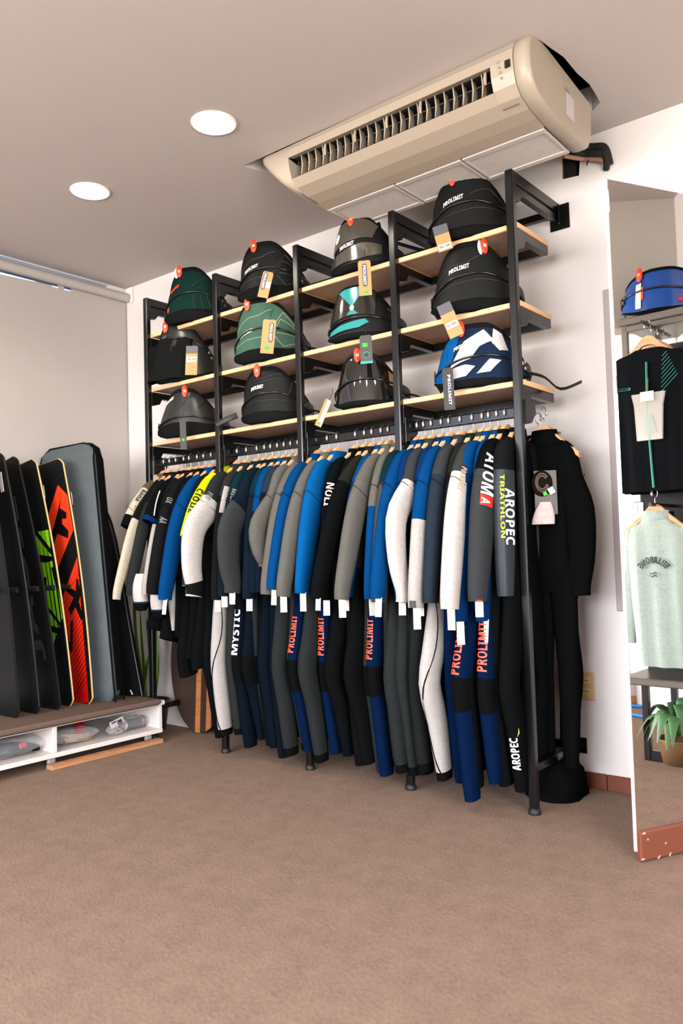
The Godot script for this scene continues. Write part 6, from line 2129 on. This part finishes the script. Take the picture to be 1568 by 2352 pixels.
func reflected() -> void:
	var dark := mat("fixture_black", Color(0.06, 0.06, 0.062), 0.35)
	var steel := mat("fixture_steel", Color(0.40, 0.38, 0.35), 0.35, 0.3)
	var t := at_fixture("display_fixture", "black and grey metal display fixture with bench shelf, seen in the mirror", "display fixture", 0, 0, 0)
	var st := stool()
	for x in [0.0, -0.78]:
		for z in [0.0, -0.36]:
			bx(st, Vector3(x, 0.175, z), Vector3(0.030, 0.35, 0.030), 0.003)
	obj("lower_posts", done(st), dark, t).set_meta("kind", "stuff")
	st = stool()
	for z in [0.0, -0.36]:
		bx(st, Vector3(-0.39, 0.024, z), Vector3(0.75, 0.044, 0.030), 0.003)
	obj("foot_bars", done(st), dark, t).set_meta("kind", "stuff")
	st = stool()
	bx(st, Vector3(-0.37, 0.366, -0.14), Vector3(0.86, 0.032, 0.52), 0.005)
	obj("bench_top", done(st), steel, t)
	st = stool()
	for x in [0.0, -0.78]:
		bx(st, Vector3(x, 1.19, -0.36), Vector3(0.03, 1.62, 0.03), 0.003)
	obj("upper_posts", done(st), dark, t).set_meta("kind", "stuff")
	st = stool()
	bx(st, Vector3(-0.38, 1.988, -0.16), Vector3(0.83, 0.035, 0.40), 0.004)
	obj("top_shelf", done(st), steel, t)
	st = stool()
	bx(st, Vector3(0.012, 1.90, 0.02), Vector3(0.028, 0.21, 0.02), 0.003)
	bx(st, Vector3(-0.20, 1.955, 0.02), Vector3(0.42, 0.03, 0.02), 0.003)
	obj("front_bracket", done(st), steel, t)
	st = stool()
	for y in [1.885, 1.14]:
		bx(st, Vector3(-0.38, y, -0.19), Vector3(0.78, 0.035, 0.02), 0.003)
		tube(st, [Vector3(-0.118, y + 0.055 if y > 1.5 else y, -0.18), Vector3(-0.118, y + 0.055 if y > 1.5 else y, 0.16)], 0.008, 10)
	obj("hanging_arm", done(st), dark, t)
	st = stool()
	bx(st, Vector3(-0.37, 1.08, -0.125), Vector3(0.80, 1.40, 0.012), 0.0)
	obj("back_panel", done(st), mat("fixture_back", Color(0.055, 0.06, 0.075), 0.7), t)
	# blue harness on top
	var bl := mat("har_glossblue", Color(0.05, 0.27, 0.58), 0.22, 0.0, 0.6)
	var b := Basis(Vector3.UP, deg_to_rad(-53.66))
	var w: Vector3 = Vector3(1.665, 0, -0.147) + b * Vector3(-0.17, 0, 0.05)
	var h := harness("shiny blue harness with orange tags on the fixture's top shelf, seen in the mirror", w.x, 2.006, {"z": w.z, "main": bl, "ax": 0.175, "h": 0.20, "lean": 0.12, "drop": 0.25, "lip": 0.05, "bind": cloth("har_pad", Color.WHITE), "tag_at": 0.55, "tag_turn": 0.0, "turn": deg_to_rad(-53.66) - 0.75, "shift": 0.0, "panels": [[[Vector2(0.50, 0.10), Vector2(0.66, 0.10), Vector2(0.66, 0.70), Vector2(0.50, 0.70)], mat("card_white"), 0.003, "paper_tag"], [[Vector2(0.44, 0.30), Vector2(0.50, 0.30), Vector2(0.50, 0.60), Vector2(0.44, 0.60)], mat("tag_orange"), 0.003, "orange_strip"], [[Vector2(-0.52, 0.14), Vector2(-0.36, 0.14), Vector2(-0.46, 0.28)], mat("badge_red"), 0.003, "red_triangle"]]})
	h.set_meta("group", "harness in the mirror")
	# black vest on a hanger
	var vest := cloth("vest_black", Color(0.075, 0.085, 0.095), 0.75)
	var aqua := mat("vest_aqua", Color(0.02, 0.48, 0.42), 0.5)
	for q in [[0.09, "black vest with aqua lines on a pale hanger, seen in the mirror", true], [0.01, "dark vest hanging behind the one with aqua lines, seen in the mirror", false], [-0.07, "third dark vest on the same arm, seen in the mirror", false]]:
		t = at_fixture("vest", q[1], "vest", -0.118, 1.965, q[0], "vests in the mirror")
		garment(t, [[-0.135, 0.062, 0.026, 0.0], [-0.150, 0.100, 0.030, 0.0], [-0.165, 0.150, 0.032, 0.0], [-0.22, 0.170, 0.038, 0.0], [-0.40, 0.165, 0.042, 0.0], [-0.60, 0.165, 0.044, 0.0], [-0.765, 0.170, 0.044, 0.0]], vest)
		if q[2]:
			st = stool()
			for i in 9:
				var y := -0.275 + i * 0.012
				bx(st, Vector3(-0.098 + 0.002 * i, y - 0.03 + i * 0.004, 0.046), Vector3(0.10 - i * 0.009, 0.0022, 0.002), 0.0, Basis(Vector3.BACK, -0.75))
			obj("aqua_hatching", done(st), aqua, t).set_meta("kind", "stuff")
			st = stool()
			bx(st, Vector3(0.118, -0.306, 0.042), Vector3(0.09, 0.012, 0.002), 0.0)
			obj("aqua_band", done(st), aqua, t)
			lettering("chest_text", "THORAX", 0.075, 0.010, vest, t, flat_place(Transform3D(Basis(), Vector3(0.118, -0.306, 0.044)), 0.075, 0.010))
			st = stool()
			tube(st, [Vector3(-0.004, -0.20, 0.046), Vector3(0.0, -0.44, 0.052), Vector3(-0.008, -0.60, 0.056), Vector3(-0.014, -0.752, 0.056)], 0.0052, 8)
			obj("aqua_zip", done(st), aqua, t)
			st = stool()
			bx(st, Vector3(0.0, -0.185, -0.014), Vector3(0.055, 0.022, 0.003), 0.0)
			obj("neck_label", done(st), aqua, t)
			st = stool()
			tube(st, [Vector3(0.055, -0.150, 0.006), Vector3(-0.055, -0.144, 0.006)], 0.004, 8)
			obj("hanger_bar", done(st), M["hanger_wood"], t)
		var wp: Vector3 = Vector3(1.665, 0, -0.147) + b * Vector3(-0.118, 1.935, q[0])
		hanger("pale wooden hanger in the " + q[1].replace(", seen in the mirror", ""), wp, deg_to_rad(-53.66) + PI / 2, "hangers in the mirror")
	# clear zip pouch clipped to the vest
	t = at_fixture("clear_pouch", "clear zip pouch with white clip label hung on the mirrored black vest", "pouch", -0.130, 1.42, 0.152)
	st = stool()
	prism(st, PackedVector2Array([Vector2(-0.052, 0.0), Vector2(0.056, 0.0), Vector2(0.062, 0.15), Vector2(0.072, 0.205), Vector2(-0.072, 0.205), Vector2(-0.060, 0.15)]), 0.016, Transform3D(), 0.004)
	var film := mat("pouch_film", Color(0.90, 0.88, 0.82, 0.30), 0.2)
	film.transparency = BaseMaterial3D.TRANSPARENCY_ALPHA
	obj("film", done(st), film, t)
	st = stool()
	bx(st, Vector3(0.002, 0.190, 0.011), Vector3(0.058, 0.042, 0.003), 0.0)
	obj("clip_label", done(st), mat("card_white"), t)
	st = stool()
	prism(st, PackedVector2Array([Vector2(-0.028, 0.03), Vector2(0.020, 0.03), Vector2(0.010, 0.11), Vector2(-0.010, 0.11)]), 0.004, Transform3D(Basis(), Vector3(0, 0, 0.001)))
	obj("aqua_insert", done(st), mat("insert_aqua", Color(0.30, 0.52, 0.46), 0.5), t)
	st = stool()
	tube(st, [Vector3(0.002, 0.205, 0.004), Vector3(0.004, 0.27, -0.012)], 0.003, 6)
	obj("clip_cord", done(st), mat("cord_grey"), t)
	# pale rash guard
	var mint := cloth("rash_mint", Color(0.66, 0.72, 0.69), 0.7)
	for q in [[0.10, "pale mint high-necked rash guard with arched dark chest lettering, seen in the mirror", true], [0.02, "navy top hanging behind the mint rash guard, seen in the mirror", false]]:
		t = at_fixture("rash_guard", q[1], "rash guard", -0.118, 1.16, q[0], "rash guards in the mirror")
		var m: Material = mint if q[2] else neo("deep")
		garment(t, [[-0.050, 0.050, 0.026, 0.0], [-0.075, 0.054, 0.032, 0.0], [-0.10, 0.075, 0.030, 0.0], [-0.125, 0.115, 0.034, 0.0], [-0.20, 0.132, 0.040, 0.0], [-0.40, 0.125, 0.044, 0.0], [-0.60, 0.112, 0.046, 0.0], [-0.72, 0.106 if q[2] else 0.13, 0.044, 0.0]], m)
		for s in [1.0, -1.0]:
			st = stool()
			var rings := []
			for k in 12:
				var f := k / 11.0
				rings.append(ell(Vector3(s * (0.105 + 0.045 * f), -0.125 - 0.50 * f, -0.008 - 0.01 * f), Vector3(1, 0.15 * s, 0).normalized(), Vector3.BACK, 0.040 - 0.010 * f, 0.026 - 0.006 * f, 14, 2.3))
			loft(st, rings, true, 0)
			obj("sleeve", done(st), m, t)
		if q[2]:
			var navy := mat("ink_navy", Color(0.04, 0.08, 0.12), 0.6)
			lettering("chest_text", "BILLABONG", 0.115, 0.028, navy, t, func(px: float, py: float, out: float) -> Vector3:
				var a := (px - 0.0575) / 0.058
				var r := 0.058 + py
				return Vector3(sin(a) * r, -0.330 + cos(a) * r + (0.0 if absf(a) < 9.0 else 0.0), 0.054 + out - absf(a) * 0.004))
			st = stool()
			for k in 2:
				tube(st, smooth_pts([Vector3(-0.014, -0.318 - k * 0.012, 0.057), Vector3(-0.006, -0.312 - k * 0.012, 0.058), Vector3(0.004, -0.320 - k * 0.012, 0.058), Vector3(0.014, -0.314 - k * 0.012, 0.057)]), 0.0018, 6)
			obj("wave_mark", done(st), navy, t)
			st = stool()
			var rr := []
			for y in [-0.045, -0.062, -0.085]:
				rr.append(ell(Vector3(0, y, 0), Vector3.RIGHT, Vector3.BACK, 0.056 + (0.0 if y > -0.07 else 0.006), 0.031, 30, 2.4))
			rr.append(ell(Vector3(0, -0.088, 0), Vector3.RIGHT, Vector3.BACK, 0.050, 0.026, 30, 2.4))
			loft(st, rr, false, 0)
			obj("collar", done(st), mint, t)
			var wp: Vector3 = Vector3(1.665, 0, -0.147) + b * Vector3(-0.118, 1.188, q[0])
			hanger("orange-brown wooden hanger in the mint rash guard seen in the mirror", wp, deg_to_rad(-53.66) + PI / 2, "hangers in the mirror")
	# goods hanging between the two rows, plant below, box far behind
	t = at_fixture("hanging_packet", "glossy dark packet hanging between the two mirrored garment rows", "packaged goods", -0.03, 1.05, 0.06)
	st = stool()
	bx(st, Vector3(0, 0.05, 0), Vector3(0.05, 0.12, 0.012), 0.003)
	obj("packet", done(st), mat("har_gloss"), t)
	st = stool()
	bx(st, Vector3(0.008, 0.085, 0.0075), Vector3(0.012, 0.035, 0.002), 0.0)
	obj("label", done(st), mat("card_white"), t)
	t = at_fixture("potted_fern", "leafy green potted plant inside the fixture's black foot frame, seen in the mirror", "plant", -0.13, 0.0, -0.02)
	st = stool()
	lathe(st, [Vector2(0.001, 0.0), Vector2(0.07, 0.0), Vector2(0.09, 0.10), Vector2(0.092, 0.11), Vector2(0.082, 0.11), Vector2(0.08, 0.095), Vector2(0.001, 0.09)], 22)
	obj("pot", done(st), mat("pot_tan", Color(0.45, 0.33, 0.20), 0.8), t)
	var r2 := RandomNumberGenerator.new()
	r2.seed = 12
	for i in 22:
		var a := TAU * i / 22.0 + r2.randf() * 0.3
		var l := r2.randf_range(0.12, 0.20)
		var hgt := r2.randf_range(0.16, 0.26)
		var pts := []
		var ww := []
		for k in 9:
			var f := k / 8.0
			pts.append(Vector3(cos(a) * l * f, 0.12 + hgt * sin(f * 2.3) * 0.8 - 0.12 * f * f, sin(a) * l * f))
			ww.append(0.026 * sin(PI * clampf(0.08 + f * 0.9, 0, 1)) + 0.001)
		leaf_strip(pts, ww, Vector3(-sin(a), 0, cos(a)), mat("leaf"), "leaf", t, Color(0.05, 0.14, 0.05), Color(0.16, 0.28, 0.13))
	t = thing("shoe_box", "small white and tan carton with black side lettering, far behind in the mirror", "box", Vector3(3.05, 0, -0.33), -0.35)
	st = stool()
	bx(st, Vector3(0, 0.09, 0), Vector3(0.24, 0.18, 0.30), 0.003)
	obj("carton", done(st), mat("carton_white", Color(0.78, 0.76, 0.77), 0.6), t)
	st = stool()
	bx(st, Vector3(0, 0.025, 0), Vector3(0.243, 0.05, 0.303), 0.002)
	obj("tan_base", done(st), mat("kraft"), t)
	lettering("side_text", "TIMLOR", 0.14, 0.035, mat("ink_black"), t, flat_place(Transform3D(Basis(Vector3.UP, -PI / 2) * Basis(Vector3.BACK, PI / 2), Vector3(-0.122, 0.10, 0.10)), 0.14, 0.035))
	t = thing("blue_hose", "bright blue hose lying on the carpet behind the mirrored plant", "hose")
	st = stool()
	tube(st, smooth_pts([Vector3(2.86, 0.010, -0.36), Vector3(2.76, 0.010, -0.52), Vector3(2.60, 0.010, -0.55), Vector3(2.50, 0.010, -0.42), Vector3(2.62, 0.010, -0.30)]), 0.010, 8)
	obj("hose", done(st), mat("hose_blue", Color(0.02, 0.42, 0.72), 0.4), t)
	# plant close to the camera, one leaf reaching into the frame
	t = thing("floor_plant", "out-of-focus green leaf tip of a floor plant at the cropped lower corner", "plant", Vector3(1.62, 0, 1.90))
	st = stool()
	lathe(st, [Vector2(0.001, 0.0), Vector2(0.11, 0.0), Vector2(0.14, 0.24), Vector2(0.142, 0.26), Vector2(0.128, 0.26), Vector2(0.125, 0.24), Vector2(0.001, 0.23)], 26)
	obj("pot", done(st), mat("pot"), t)
	var tip := Vector3(1.230, 0.400, 1.859)
	for i in 7:
		var a := PI + (i - 3) * 0.75 if i != 3 else 0.0
		var pts := []
		var ww := []
		for k in 11:
			var f := k / 10.0
			if i == 3:
				pts.append(Vector3(-0.05, 0.24, -0.05).lerp(tip - t.position, f) + Vector3(0, 0.085 * sin(PI * f) + 0.012 * sin(PI * f), 0))
			else:
				pts.append(Vector3(cos(a) * 0.34 * f, 0.24 + 0.30 * sin(f * 2.0), sin(a) * 0.34 * f + 0.1))
			ww.append(0.022 * sin(PI * clampf(0.12 + f * 0.84, 0, 1)) + 0.001)
		leaf_strip(pts, ww, Vector3(0.2, 0.1, 1).normalized() if i == 3 else Vector3(-sin(a), 0, cos(a)), mat("leaf"), "leaf", t, Color(0.09, 0.22, 0.08), Color(0.26, 0.33, 0.10), 0.12)


func _ready() -> void:
	rng.seed = 5
	set_view()
	palette()
	setting()
	downlights()
	blind()
	rack()
	aircon()
	plinth()
	boards()
	corner_things()
	harnesses()
	wetsuits()
	mirror()
